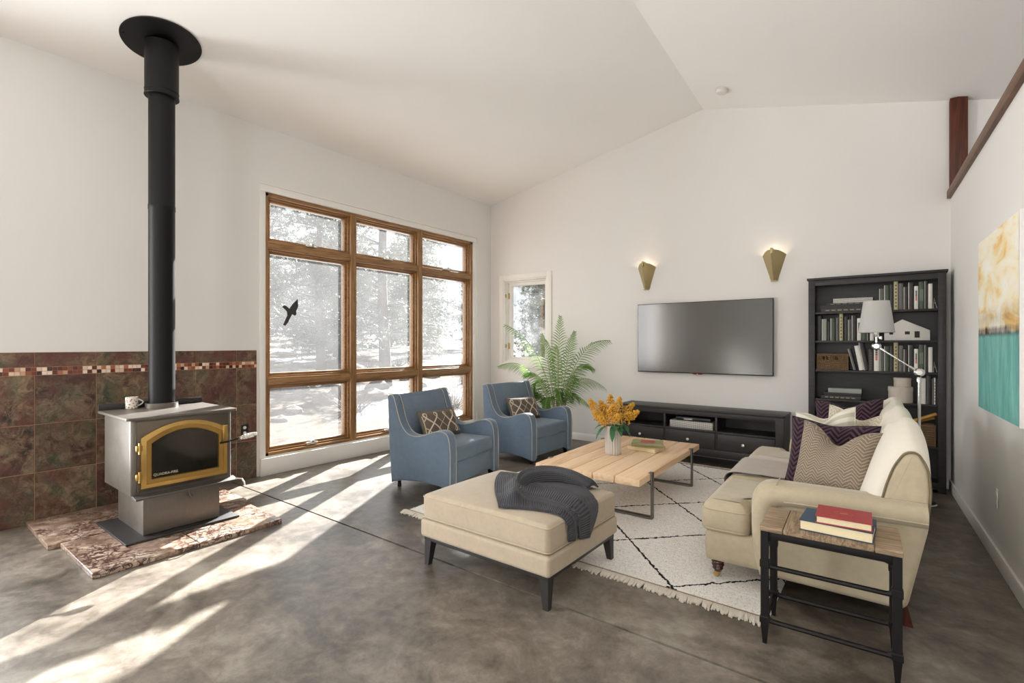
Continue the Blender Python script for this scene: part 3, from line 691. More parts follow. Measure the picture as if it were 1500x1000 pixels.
def sconce(x, z, lab):
    t = thing('wall_sconce', lab, 'wall sconce', (x, YB, z), 0, 'pair of gold wall sconces')
    bot = [(-.035,-.005,-.18), (0,-.055,-.18), (.035,-.005,-.18)]
    top = [(-.128,-.005,.125), (-.02,-.135,.175), (.128,-.005,.125)]
    def sheet(a, b, c, d, nm):
        m = MB(); th = .004; rows = []
        for j in range(9):
            v = j/8
            for i in range(7):
                u = i/6; p = V(*a).lerp(V(*b), u).lerp(V(*c).lerp(V(*d), u), v)
                p += V(0, -.012*sin(PI*u)*v, .022*sin(PI*u)*v); rows.append(p)
        vs = rows + [p + V(0, th, 0) for p in rows]; fs = []; n = 63
        for j in range(8):
            for i in range(6):
                q = (j*7+i, j*7+i+1, (j+1)*7+i+1, (j+1)*7+i); fs.append(q); fs.append(tuple(n+k for k in q[::-1]))
        ring = [i for i in range(7)] + [j*7+6 for j in range(1,9)] + [56+i for i in range(5,-1,-1)] + [j*7 for j in range(7,0,-1)]
        for k in range(len(ring)): e, f = ring[k], ring[(k+1)%len(ring)]; fs.append((e, n+e, n+f, f))
        m.add(vs, fs); m.build(nm, M['sconce'], t)
    sheet(bot[0], bot[1], top[0], top[1], 'shade_panel'); sheet(bot[1], bot[2], top[1], top[2], 'shade_panel')
    m = MB(); m.prism([(-.02,-.148),(.004,-.148),(.006,-.05),(-.0,-.05)][::1], 'z', .13, .195, .001)
    m.M = None; m.build('fin', M['sconce'], t)
    m = MB(); m.box(-.034,.034,-.055,-.002,-.186,-.176,.003); m.build('bottom_cap', M['sconce'], t)
    m = MB(); m.box(-.05,.05,-.012,0,-.15,.06,.003); m.build('back_plate', M['sconce'], t)
    m = MB(); m.ball((0,-.055,.05), .022, sc=(1,1,1.5)); m.build('bulb', M['bulb'], t)
    l = bpy.data.lights.new('sconce_glow', 'POINT'); l.energy = 1.1; l.color = (1,.80,.56); l.shadow_soft_size = .03
    o = bpy.data.objects.new('sconce_glow', l); C.objects.link(o); o.parent = t; o.location = (0,-.06,.115)
sconce(2.822, 2.385, 'gold folded metal wall sconce nearer the small window')
sconce(4.405, 2.385, 'gold folded metal wall sconce nearer the bookcase')

pa = thing('painting', 'large canvas painting of golden sky above teal water on the right wall', 'painting', (WX(4.34), 4.34, 1.58)); pa.rotation_euler = (0,0,.042)
m = MB(); m.box(-.043, -.001, -.56, .56, -.585, .60, .003); m.build('canvas', M['canvas_edge'], pa)
m = MB(); m.grid(lambda u, v: (-.0445, .553-1.106*u, -.578+1.171*v), 2, 2); m.build('picture_face', M['painting'], pa)

# ------------------------------------------------------------------ tv console
O = (3.6, 6.36, 0); tc = thing('tv_console', 'long low black brown tv console with three drawers under the television', 'tv console', O)
cx0, cx1, cy0, cy1 = 2.62, 4.575, 6.15, 6.565
m = MB(O); m.prism(roundpoly([(cx0-.01,cy0-.012),(cx1+.01,cy0-.012),(cx1+.01,cy1),(cx0-.01,cy1)], .012), 'z', .635, .662, .005); m.build('top', M['black_wood'], tc)
m = MB(O)
for x in (cx0, cx1-.085): m.box(x, x+.085, cy0, cy0+.06, 0, .635, .003)
m.box(cx0, cx0+.025, cy0+.05, cy1, .03, .635); m.box(cx1-.025, cx1, cy0+.05, cy1, .03, .635)
m.box(cx0, cx1, cy1-.012, cy1, .1, .635); m.box(cx0+.06, cx1-.06, cy0+.004, cy0+.05, .578, .635, .002)
m.box(cx0+.02, cx1-.02, cy0+.006, cy1-.01, .390, .412, .002); m.box(cx0+.02, cx1-.02, cy0+.012, cy1-.01, .10, .192, .003)
for x in (3.222, 3.848): m.box(x, x+.022, cy0+.006, cy1-.01, .19, .60, .002)
for x in (cx0+.06, cx1-.1): m.box(x, x+.05, cy1-.06, cy1, 0, .1)
m.build('carcass', M['black_wood'], tc)
for a, b, k in ((cx0+.088, 3.219, 2.915), (3.247, 3.845, 3.531), (3.873, cx1-.088, 4.16)):
    m = MB(O); m.box(a, b, cy0+.002, cy0+.35, .198, .387, .004); d = m.build('drawer', M['black_wood'], tc)
    m = MB(O); m.lathe([(.006,0),(.006,.012),(.016,.016),(.019,.024),(.014,.031),(0,.033)], n=20, mat=Matrix.Translation((k,cy0+.002,.287)) @ Matrix.Rotation(PI/2, 4, 'X')); m.build('knob', M['silver'], d)
c = (3.55, 6.36, .412); m = MB(); m.box(-.262,.262,-.17,.13,0,.088,.003); tag(m.build('storage_box', M['pattern_box']), 'flat white box with dark dotted pattern in the middle bay of the tv console', 'box').location = c
c = (3.56, 6.37, .502); m = MB(); m.box(-.20,.22,-.16,.12,0,.042,.004); m.box(-.10,.0,-.162,-.16,.012,.026,0,1,1)
tag(m.build('media_player', [M['bezel'], M['silver']]), 'slim black media player lying on the patterned box in the tv console', 'media player').location = c

# ------------------------------------------------------------------ bookcase and what stands in it
bx0, bx1, by0, by1, bh = 4.785, 5.935, 6.34, 6.585, 2.17
O = (5.36, 6.46, 0); bc = thing('bookcase', 'tall black brown bookcase full of books in the far right corner', 'bookcase', O)
SZ = [.10, .445, .857, 1.172, 1.489, 1.80]
for x in (bx0, bx1-.028): m = MB(O); m.box(x, x+.028, by0+.01, by1, 0, bh-.02); m.build('side_panel', M['black_wood'], bc)
m = MB(O)
for x in (bx0, bx1-.062): m.box(x, x+.062, by0, by0+.022, 0, bh-.02, .003)
m.box(bx0+.06, bx1-.06, by0+.002, by0+.022, bh-.082, bh-.02, .002); m.box(bx0+.06, bx1-.06, by0+.004, by0+.022, .03, .10, .002)
m.build('face_frame', M['black_wood'], bc)
m = MB(O); m.box(bx0-.014, bx1+.014, by0-.016, by1+.0, bh-.02, bh+.004, .004); m.build('cornice', M['black_wood'], bc)
m = MB(O); m.box(bx0+.02, bx1-.02, by1-.012, by1, .05, bh-.02); m.build('back_panel', M['black_wood'], bc)
for z in SZ:
    m = MB(O); m.box(bx0+.028, bx1-.028, by0+.012, by1-.012, z-.022, z, .002); m.build('shelf', M['black_wood'], bc)
ORD = ['first','second','third','fourth','fifth','sixth','seventh','eighth','ninth','tenth','eleventh','twelfth','thirteenth','fourteenth','fifteenth','sixteenth']
PALB = {'dark': (54,51,49), 'grey': (98,94,90), 'green': (72,84,70), 'black': (36,34,33), 'white': (226,222,214), 'cream': (178,168,132), 'pale': (150,156,146), 'brown': (84,70,58)}
def book(x0, w, z, h, kind, lab, group, lean=0, d=.15, stripe=None):
    """upright book: cover with rounded spine, page block, title marks on the spine"""
    y = by0 + .05
    o = thing('book', lab, 'book', (x0, y, z), 0, group); o.rotation_euler = (0, lean, 0)
    m = MB(); t = .0025
    P = [(t, d), (0, d), (0, .006), (w*.2, .0012), (w*.5, 0), (w*.8, .0012), (w, .006), (w, d), (w-t, d), (w-t, .008), (t, .008)]
    m.prism(P, 'z', 0, h, .0006, 1); cv = m.build('cover', bookmat(PALB[kind]), o)
    m = MB(); m.box(t+.0004, w-t-.0004, .0085, d-.004, .003, h-.004); m.build('pages', M['paper_w'], o)
    if stripe:
        mk_ = []
        r = random.Random(lab)
        m = MB(); n = 0
        if stripe == 'red':
            z1 = h*.80
            for k in range(7):
                hh = h*.05; m.box(w*.28, w*.72, -.0008, .003, z1-hh, z1, mi=0 if k < 4 else 1); z1 -= hh*1.25
            m.build('spine_lettering', [bookmat((70,66,64)), bookmat((196,84,60))], o)
        elif stripe == 'panel':
            m.box(w*.15, w*.85, -.0007, .003, h*.30, h*.72); m.build('spine_panel', bookmat((104,116,98)), o)
        elif stripe == 'edge':
            m.box(-.0006, w*.14, -.001, d*.9, .0, h); m.build('spine_edge', bookmat((206,202,194)), o)
        elif stripe == 'dots':
            for k in range(7): m.box(w*.3, w*.7, -.0008, .003, h*(.10+.115*k), h*(.15+.115*k))
            m.build('spine_lettering', bookmat((92,84,60)), o)
    return o
R1 = [(5.414,.038,.223,'grey','edge'),(5.455,.042,.256,'green','edge'),(5.500,.030,.261,'dark',None),(5.533,.036,.305,'cream','dots'),(5.573,.038,.268,'grey',None),(5.614,.032,.228,'dark','edge'),(5.650,.041,.271,'dark','edge'),
      (5.695,.033,.231,'white','red'),(5.731,.042,.272,'green','panel'),(5.776,.023,.275,'dark','edge'),(5.803,.034,.248,'white',None)]
DESC = {'grey':'grey','green':'dark green','dark':'charcoal','cream':'tall cream','white':'white','black':'black','pale':'pale green','brown':'brown'}
def row(items, z, shelf, group):
    n = len(items)
    for k, (x, w, h, kind, s) in enumerate(items):
        extra = ' with red lettering' if s == 'red' else ' with speckled spine' if s == 'dots' else ''
        book(x, w*.96, z, h, kind, '%s book%s, %s in the upright row on the %s shelf' % (DESC[kind], extra, ORD[k], shelf), group, 0, .15, s)
row(R1, SZ[5], 'top', 'upright books on the top shelf')
R2 = [(4.864,.040,.272,'dark',None),(4.908,.044,.237,'pale','edge'),(4.956,.028,.208,'dark',None),(4.988,.042,.241,'green','edge'),(5.035,.029,.246,'grey',None),(5.068,.034,.302,'cream','dots'),(5.112,.030,.257,'dark',None),
      (5.146,.028,.223,'grey','edge'),(5.179,.041,.264,'dark','edge'),(5.225,.036,.236,'white','red'),(5.266,.041,.25,'green','panel'),(5.311,.021,.255,'dark','edge'),(5.335,.034,.236,'white',None)]
row(R2, SZ[4], 'second highest', 'upright books on the second shelf')
R3 = [(5.325,.040,.225,'dark','dots'),(5.369,.045,.296,'white','red'),(5.418,.034,.226,'grey','edge'),(5.455,.042,.256,'green','edge'),(5.500,.030,.259,'dark',None),(5.533,.036,.303,'cream','dots'),(5.573,.038,.266,'grey',None),
      (5.614,.032,.226,'dark','edge'),(5.650,.041,.269,'dark','edge'),(5.695,.033,.231,'white','red'),(5.731,.042,.272,'green','panel'),(5.776,.023,.272,'dark','edge'),(5.803,.034,.248,'white',None)]
row(R3, SZ[3], 'middle', 'upright books on the middle shelf')
R4 = [(5.742,.044,.255,'white','edge'),(5.789,.038,.285,'dark',None),(5.830,.013,.25,'grey',None),(5.846,.015,.26,'white','dots'),(5.864,.015,.25,'dark',None)]
row(R4, SZ[2], 'lower shelf with the round boxes', 'upright books beside the round boxes') if False else None
for k, (x, w, h, kind, s) in enumerate(R4):
    book(x, w*.95, SZ[2], h, kind, '%s book, %s from the left right of the round boxes' % (DESC[kind], ORD[k]), 'upright books beside the round boxes', 0, .15, s)
for k, (x, w, h, kind, s, ln) in enumerate(((5.152,.020,.232,'grey','edge',.235),(5.199,.040,.262,'white',None,.17),(5.243,.040,.30,'dark','edge',.17))):
    a = -ln; o = book(x, w, SZ[3]+.004, h, kind, ('grey book tilted against its neighbour beside the wicker basket','white book tilted in the middle of the three leaning ones','charcoal book tilted against the upright row on the middle shelf')[k], 'leaning books on the middle shelf', a, .15, s)
    o.location.z = SZ[3] + .0015; o.location.x = x + .045
def flatbook(x0, x1, z, h, kind, lab, group, y=None, d=.16, pat=None, pages=True):
    o = thing('book', lab, 'book', ((x0+x1)/2, by0+.05, z), 0, group); w = (x1-x0)/2; m = MB()
    P = [(d, 0), (d, .003), (.006, .003), (.006, h-.003), (d, h-.003), (d, h), (.003, h), (0, h*.5), (.003, 0)]
    m.prism(P, 'x', -w, w, .0005, 1); m.build('cover', M['pattern_box'] if pat else bookmat(PALB[kind]), o)
    m = MB(); m.box(-w+.003, w-.003, .0065, d-.004, .0034, h-.0034); m.build('pages', M['paper_w'], o)
    if kind == 'dark' and not pat:
        m = MB(); r = random.Random(x0)
        for k in range(6): q = -w*.8 + k*w*.27; m.box(q, q+w*.18, -.0006, .004, h*.35, h*.62)
        m.build('spine_lettering', bookmat((150,142,120)), o)
zz = SZ[5]
for (a, b, h, kd, pat, lab) in ((4.90,5.31,.038,'dark',None,'charcoal book at the bottom of the flat stack on the top shelf'),(4.895,5.30,.036,'black',None,'black book second from the bottom of the flat stack on the top shelf'),
                                (4.945,5.357,.018,'dark',None,'thin charcoal book below the patterned white one on the top shelf'),(5.013,5.358,.050,'white',1,'white patterned book topmost of the flat stack on the top shelf')):
    flatbook(a, b, zz, h, kd, lab, 'flat stack of books on the top shelf', pat=pat); zz += h + .0005
zz = SZ[2]
for (a, b, h, kd, lab) in ((4.90,5.255,.036,'dark','charcoal book at the bottom of the flat stack left of the round boxes'),(4.93,5.262,.034,'black','black book in the middle of the flat stack left of the round boxes'),(4.965,5.263,.046,'pale','glossy pale book topmost of the flat stack left of the round boxes')):
    flatbook(a, b, zz, h, kd, lab, 'flat stack of books beside the round boxes'); zz += h + .0005
# wire bookends at the right end of two rows
for z, lab in ((SZ[5], 'triangular white wire bookend at the end of the top shelf row'), (SZ[3], 'triangular white wire bookend at the end of the middle shelf row')):
    m = MB(); m.tube([(0,0,.004),(.004,0,.105),(.026,0,.004)], .0022, 6, closed=True); m.tube([(.002,0,.055),(.014,0,.055)], .0018, 6); m.tube([(0,0,.004),(0,.08,.004)], .0022, 6)
    tag(m.build('bookend', M['white_plastic']), lab, 'bookend', 'wire bookends in the bookcase').location = (5.842, by0+.045, z)
# house ornament
c = (5.636, by0+.09, SZ[4]); t = thing('house_ornament', 'white house shaped ornament with dark windows on the second highest shelf', 'ornament', c)
m = MB(c); m.prism([(5.455,SZ[4]),(5.818,SZ[4]),(5.818,1.588),(5.602,1.702),(5.455,1.612)], 'y', c[1]-.03, c[1]+.05, .003, 2); m.build('house_body', M['house'], t)
for (a, b, z0, z1) in ((5.622,5.661,1.549,1.580),(5.698,5.738,1.516,1.580),(5.497,5.528,1.549,1.580)):
    m = MB(c); m.box(a, b, c[1]-.0315, c[1]-.028, z0, z1); m.build('window_opening', M['black_inset'], t)
# baskets
def basket(x0, x1, z, h, lab, holes=True):
    c = ((x0+x1)/2, by0+.11, z); t = thing('wicker_basket', lab, 'basket', c); w = (x1-x0)/2; d = .075
    m = MB(); 
    for k in range(9):
        zz = h*(k+.5)/9
        if holes and k in (6, 7):
            for a, b in ((-w, -w*.62), (-w*.28, w*.08), (w*.42, w)): m.box(a, b, -d, -d+.010, zz-h/19, zz+h/19, .003, 1)
            m.box(-w, w, d-.01, d, zz-h/19, zz+h/19, .003, 1)
            m.box(-w, -w+.01, -d, d, zz-h/19, zz+h/19, .003, 1); m.box(w-.01, w, -d, d, zz-h/19, zz+h/19, .003, 1)
        else:
            P = roundpoly([(-w,-d),(w,-d),(w,d),(-w,d)], .02, 4); m.tube([(p[0], p[1], zz) for p in P], h/17, 6, closed=True)
    n = 7
    for k in range(n+1):
        x = -w + 2*w*k/n
        for y in (-d, d): m.tube([(x, y*1.04, 0), (x, y*1.04, h)], .006, 6)
    m.box(-w+.005, w-.005, -d+.005, d-.005, 0, .006); m.build('woven_body', M['wicker'], t)
    m = MB(); m.tube([(p[0], p[1], h) for p in roundpoly([(-w,-d),(w,-d),(w,d),(-w,d)], .02, 4)], .011, 8, closed=True); m.build('rim', M['wicker'], t); return t
basket(4.865, 5.145, SZ[3], .165, 'brown wicker basket beside the leaning books on the middle shelf')
basket(4.860, 5.10, SZ[1], .22, 'brown wicker basket at the left end of the low shelf behind the cushions', False)
basket(5.60, 5.855, SZ[1], .20, 'brown wicker basket holding rolled papers behind the floor lamp pole', False)
for k, (dx, rx, lab) in enumerate(((.02,.62,'gold rolled paper on top of the pair in the wicker basket'),(.0,.50,'gold rolled paper underneath the pair in the wicker basket'))):
    m = MB(); m.tube([(-.09,0,0),(.13,0,0)], .017, 14); m.tube([(.118,0,0),(.132,0,0)], .012, 10)
    o = tag(m.build('paper_roll', M['gold_paper']), lab, 'paper roll', 'gold paper rolls in the basket'); o.location = (5.73+dx, by0+.09+.035*k, SZ[1]+.26-.03*k); o.rotation_euler = (0, -rx*.72, 0)
def rbx(x, y, z, r, h, lab):
    t = thing('round_box', lab, 'round box', (x, y, z), 0, 'linen round boxes'); m = MB(); m.lathe([(0,0),(r*.97,0),(r*.97,h*.78)], n=36); m.build('box_body', M['box_linen'], t)
    m = MB(); m.lathe([(r,h*.70),(r,h-.004),(r-.004,h),(0,h)], n=36); m.lathe([(r*.97,h*.70),(r,h*.70)], n=36); m.build('lid', M['box_linen'], t)
rbx(5.588, by0+.118, SZ[2], .103, .160, 'larger round linen box under a smaller one in the bookcase')
rbx(5.603, by0+.118, SZ[2]+.1605, .073, .092, 'smaller round linen box on top of the larger one in the bookcase')

# ------------------------------------------------------------------ rug
RZ = .016
m = MB((3.58, 4.4, 0)); rx0, rx1, ry0, ry1 = 2.16, 5.0, 2.87, 6.0
def rugtop(u, v):
    x, y = rx0+(rx1-rx0)*u, ry0+(ry1-ry0)*v
    e = min(min(u, 1-u)*(rx1-rx0), min(v, 1-v)*(ry1-ry0)); z = RZ*min(1, (e/.02)) if e < .02 else RZ
    return (x, y, max(.002, z) + (.007*noise.noise((x*48, y*48, 0)) if e > .01 else 0))
m.grid(rugtop, 240, 260)
rug = m.build('rug', M['rug'], None, None); rug.location = (0, 0, 0)
for v in rug.data.vertices: v.co += Vector((3.58, 4.4, 0))
tag(rug, 'cream shaggy rug with thin black diamond lines under the coffee table', 'rug')
for yy in (ry0, ry1): m = MB(); m.box(rx0, rx1, yy-.005, yy+.005, .004, RZ+.004, .003); m.build('woven_band', M['rug_band'], rug)
m = MB(); r = random.Random(5); x = rx0
while x < rx1:
    for yy, s in ((ry0, -1), (ry1, 1)):
        L = .055 + r.random()*.03; dx = (r.random()-.5)*.03
        m.tube([(x, yy, .010), (x+dx*.4, yy+s*L*.5, .013), (x+dx, yy+s*L, .006)], [.007,.009,.006], 5)
        m.tube([(x+.006, yy, .012), (x+.006-dx*.6, yy+s*L*.4, .016), (x+.008-dx, yy+s*L*.85, .007)], [.006,.008,.005], 5)
    x += .013
m.build('fringe', M['fringe'], rug)['kind'] = 'stuff'

# ------------------------------------------------------------------ armchairs
def armchair(loc, rz, label):
    t = thing('armchair', label, 'armchair', loc, rz, 'blue armchairs facing the coffee table')
    H = .48
    top = catmull([(-.405,.925),(-.365,.940),(-.325,.915),(-.285,.80),(-.235,.665),(-.16,.575),(-.06,.545),(.06,.565),(.17,.603),(.27,.615),(.335,.585),(.362,.51)], 5)
    side = [tuple(p) for p in top] + [(.365,.40),(.362,.05),(.33,.062),(.22,.085),(0,.10),(-.22,.085),(-.33,.062),(-.355,.05),(-.385,.45)]
    inner_edge = [tuple(p) for p in top]
    for s in (-1, 1):
        a, b = (s*H, s*(H-.115)); m = MB()
        m.prism(side, 'y', min(a,b), max(a,b), .022, 3); sd = m.build('side_panel', M['blue'], t, 60)
        m = MB()
        for y in (a - s*.006, b + s*.006):
            pts = [(p[0]*.985, y, p[1]-.004) for p in inner_edge] + ([(.366,y,.40),(.364,y,.07)])
            m.tube(pts, .0045, 6)
        m.build('piping', M['piping'], sd)
    w = H-.112
    m = MB(); back = [(-.36,.09),(-.385,.45),(-.40,.90),(-.385,.925),(-.35,.935),(-.318,.905),(-.27,.62),(-.225,.40),(-.205,.30),(-.205,.09)]
    m.prism(back, 'y', -w, w, .01, 2); m.build('back_rest', M['blue'], t, 50)
    m = MB()
    def cush(u, v):
        z = .40+.50*v; x = -.222-.075*v - .02*v*v + .045*sin(PI*min(1, v*1.02))**.6*(1-(2*u-1)**4)**.5
        return (x, -w+2*w*u, z)
    m.grid(cush, 16, 16); m.build('inner_back', M['blue_dark'], t, None)
    m = MB(); m.box(-.21,.335,-w,w,.085,.298,.012,2); m.build('seat_base', M['blue_dark'], t)
    m = MB(); m.rbox((.075,0,.37),(.56,2*w-.004,.142),.028,(.0,.0,.016)); m.build('seat_cushion', M['blue_dark'], t, None)
    for x, y in ((.30,-.40),(.30,.40)):
        m = MB(); m.loft([[(x-.026,y-.026,.085),(x+.026,y-.026,.085),(x+.026,y+.026,.085),(x-.026,y+.026,.085)],[(x-.006,y-.016,0),(x+.022,y-.016,0),(x+.022,y+.016,0),(x-.006,y+.016,0)]]); m.build('leg', M['black_metal'], t)
    for x, y in ((-.31,-.40),(-.31,.40)):
        m = MB(); m.lathe([(.02,.075),(.016,.03),(.02,.026),(.02,0)], (x,y,0), 14); m.build('leg', M['black_metal'], t)
    return t
ac = armchair((1.751, 3.777, 0), .175, 'blue velvet armchair in front of the picture window, beside the ottoman')
dup(ac, (1.743, 5.302, 0), .012, 'blue velvet armchair in front of the potted palm')

# ------------------------------------------------------------------ cushions
def cushion_surf(W, Hh, T, dent=0, seed=0):
    def P(u, v, s):
        a, b = 2*u-1, 2*v-1
        x = a*W/2*(1 - .075*(1-b*b)); y = b*Hh/2*(1 - .075*(1-a*a))
        k = max(0, (1-a**4))*max(0, (1-b**4)); z = T/2*k**.55*s
        if dent:
            g = math.exp(-(a/.42)**2)*max(0, (b+.35)/1.35)**1.5
            y -= dent*g; z *= 1-.55*math.exp(-(a/.26)**2)*max(0, b)**1.0; 
        z += .007*noise.noise((x*9+seed, y*9, s*2.0))*k
        return V(x, y, z)
    return P
def cushion(name, label, cat, loc, xdir, updir, W, Hh, T, mat, pipe=None, dent=0, group=None, seed=0, bow=None):
    X = Vector(xdir).normalized(); U = Vector(updir); U = (U - X*U.dot(X)).normalized(); N = X.cross(U)
    t = thing(name, label, cat, loc, 0, group); R = Matrix((X, U, N)).transposed().to_4x4()
    S = cushion_surf(W, Hh, T, dent, seed); m = MB(); m.M = R; n = 28
    m.grid(lambda u, v: S(u, v, 1), n, n); m.grid(lambda u, v: S(1-u, v, -1), n, n)
    m.build('cushion_body', mat, t, None, recalc=False)
    m = MB(); m.M = R; e = [(k/n, 0) for k in range(n)] + [(1, k/n) for k in range(n)] + [(1-k/n, 1) for k in range(n)] + [(0, 1-k/n) for k in range(n)]
    m.tube([S(u, v, 1)*1.005 for u, v in e], .0045 if pipe else .003, 6, closed=True); m.build('piped_edge', pipe or mat, t)
    return t, R, S
def loops(t, R, S, W, Hh):
    """interlaced cream cord embroidered on the front"""
    m = MB(); m.M = R
    for sgn in (1, -1):
        pts = []
        for k in range(161):
            q = -.12+1.24*k/160; a = q*2*PI*2.0 + .6
            u = q + .085*sin(2*a); v = .5 + .385*sin(a)*sgn
            if not .02 < u < .98: u = min(.98, max(.02, u))
            p = S(u, v, 1); pts.append(p + V(0,0,.0012))
        m.tube(pts, .0088, 6, flat=.35)
    m.build('embroidered_cord', M['loop_line'], t)
def chairlocal(loc, rz, p):
    c, s = cos(rz), sin(rz); return (loc[0]+c*p[0]-s*p[1], loc[1]+s*p[0]+c*p[1], loc[2]+p[2])
for loc, rz, lab in (((1.751,3.777,0), .175, 'taupe lumbar pillow with cream loops on the armchair beside the ottoman'), ((1.743,5.302,0), .012, 'taupe lumbar pillow with cream loops on the armchair before the palm')):
    t, R, S = cushion('lumbar_pillow', lab, 'pillow', chairlocal(loc, rz, (-.085,-.02,.605)), (-sin(rz)*1.0+.02, cos(rz), -.035), (-.42,0,1), .62, .31, .13, M['loop_base'], None, 0, 'looped lumbar pillows', seed=rz*9)
    loops(t, R, S, .62, .31)

# ------------------------------------------------------------------ ottoman and throw
O = (3.545, 2.65, 0); ot = thing('ottoman', 'large square oatmeal upholstered ottoman on thin dark legs', 'ottoman', O)
ox0, ox1, oy0, oy1 = 3.05, 4.045, 2.24, 3.065
m = MB(O); m.rbox(((ox0+ox1)/2, (oy0+oy1)/2, .243), (ox1-ox0+.02, oy1-oy0+.02, .115), .022, (.0,.0,0)); m.build('base', M['ottoman'], ot, None)
OT = lambda x, y: .462 + .040*max(0, 1-((x-3.547)/.497)**2)**.6*max(0, 1-((y-2.652)/.412)**2)**.6
m = MB(O); m.rbox(((ox0+ox1)/2, (oy0+oy1)/2, .382), (ox1-ox0, oy1-oy0, .160), .03, (.004,.004,.040), 4, 14); m.build('cushion', M['ottoman'], ot, None)
m = MB(O)
for z in (.448, .316):
    P = roundpoly([(ox0,oy0),(ox1,oy0),(ox1,oy1),(ox0,oy1)], .03, 4); m.tube([(p[0], p[1], z) for p in P], .0042, 6, closed=True)
m.build('piping', M['ottoman'], ot)
m = MB(O)
for a in ((ox0+.01, ox1-.01, oy0+.01, oy0+.035), (ox0+.01, ox1-.01, oy1-.035, oy1-.01), (ox0+.01, ox0+.035, oy0+.035, oy1-.035), (ox1-.035, ox1-.01, oy0+.035, oy1-.035)): m.box(*a, .162, .188, .002)
m.build('frame_rail', M['grey_metal'], ot)
for sx, x in ((1, ox0+.012), (-1, ox1-.012)):
    for sy, y in ((1, oy0+.012), (-1, oy1-.012)):
        m = MB(O); w0, w1 = .062, .034; z0 = RZ if y > 2.87 else 0
        m.loft([[(x,y,.186),(x+sx*w0,y,.186),(x+sx*w0,y+sy*w0,.186),(x,y+sy*w0,.186)],[(x,y,z0),(x+sx*w1,y,z0),(x+sx*w1,y+sy*w1,z0),(x,y+sy*w1,z0)]]); m.build('leg', M['grey_metal'], ot)
# charcoal throw: sheet over the top hanging past the right edge, with a fold rolled over it
def drape(X, Y, h):
    """arc length X along +x, over the ottoman's right edge"""
    xe, r = ox1-.03, .035
    if X <= xe: return V(X, Y, OT(X, Y) + h)
    a = (X-xe)/r
    if a < PI/2: return V(xe+(r+h)*sin(a), Y, .462-r+ (r+h)*cos(a))
    return V(xe+r+h+.004, Y, .462-r-(X-xe-r*PI/2))
A, B_, Cc, D, E_ = (3.17,2.92), (3.67,2.275), (4.165,2.42), (4.215,2.66), (3.76,3.02)
fold = catmull([(3.95,2.95),(3.80,2.98),(3.62,2.93),(3.52,2.78),(3.55,2.60),(3.66,2.46),(3.70,2.40)], 8)
def sheet_pos(a, b, off):
    L = V(*B_).lerp(V(*A), b) + V(-.03*sin(PI*b), -.02*sin(PI*b))
    q = (V(*Cc).lerp(V(*D), min(1, b*2)) if b < .5 else V(*D).lerp(V(*E_), (b-.5)*2))
    slit = math.exp(-((b-.20)/.035)**2); q = q - V(.09*slit*1.0, 0)
    front = .03*sin(PI*a)*(1-b); p = L.lerp(q, a) + V(0, front)
    X, Y = p
    d = min((V(X, Y)-f.to_2d()).length for f in fold)
    h = .010 + .050*math.exp(-(d/.048)**2) + .006*noise.noise((X*7, Y*7, 2)) + .012*max(0, noise.noise((X*4+3, Y*5, 7)))
    h += .012*sin(PI*a)*sin(PI*b)
    return drape(X, Y, h*min(1, .4+1.2*min(1, (4.30-X)*4)) + off)
tc_ = (3.7, 2.7, .48); th = thing('throw_blanket', 'charcoal ribbed knit throw draped over the ottoman corner', 'throw blanket', tc_); m = MB(tc_)
nu, nv = 70, 56
m.grid(lambda u, v: sheet_pos(u, v, .004), nu, nv); m.grid(lambda u, v: sheet_pos(1-u, v, -.004), nu, nv)
n0 = (nu+1)*(nv+1)
for j in range(nv):
    for (i, i2) in ((0, nu), (nu, 0)):
        a, b = j*(nu+1)+i, (j+1)*(nu+1)+i; c, d = n0+j*(nu+1)+i2, n0+(j+1)*(nu+1)+i2; m.f.append([a, b, d, c]); m.mi.append(0); m.col.append(None); m.uv.append([(0,0)]*4)
for i in range(nu):
    for j in (0, nv):
        a, b = j*(nu+1)+i, j*(nu+1)+i+1; c, d = n0+j*(nu+1)+nu-i, n0+j*(nu+1)+nu-i-1; m.f.append([a, b, d, c]); m.mi.append(0); m.col.append(None); m.uv.append([(0,0)]*4)
m.build('knit_sheet', M['knit'], th, None)
# the folded back part: a loose roll that opens into a fan towards the edge
m = MB(tc_); rings = []
fp = catmull([(3.93,2.955),(3.82,2.985),(3.68,2.965),(3.575,2.86),(3.545,2.70),(3.60,2.56),(3.68,2.45)], 6); nf = len(fp)
for k, p in enumerate(fp):
    q = k/(nf-1); w = .035+.075*sin(PI*min(1, q*1.15+.05))**.8; hh = .028+.055*sin(PI*min(1,q*1.1))**.9
    tg = (fp[min(nf-1, k+1)]-fp[max(0, k-1)]).to_2d().normalized(); nr = V(-tg.y, tg.x); ring = []
    for i in range(21):
        s = -1+2*i/20; hx = hh*(1-abs(s)**2.2) + .008*sin(s*9+q*5)*(1-abs(s))
        c = p.to_2d() + nr*(s*w); ring.append(V(c.x, c.y, OT(c.x, c.y)+.02+hx))
    for i in range(20, -1, -1):
        s = -1+2*i/20; c = p.to_2d() + nr*(s*w*.93); ring.append(V(c.x, c.y, OT(c.x, c.y)+.014+max(0, hh*(1-abs(s)**2.2)-.012)))
    rings.append(ring)
m.loft(rings); m.build('folded_edge', M['knit'], th, None)

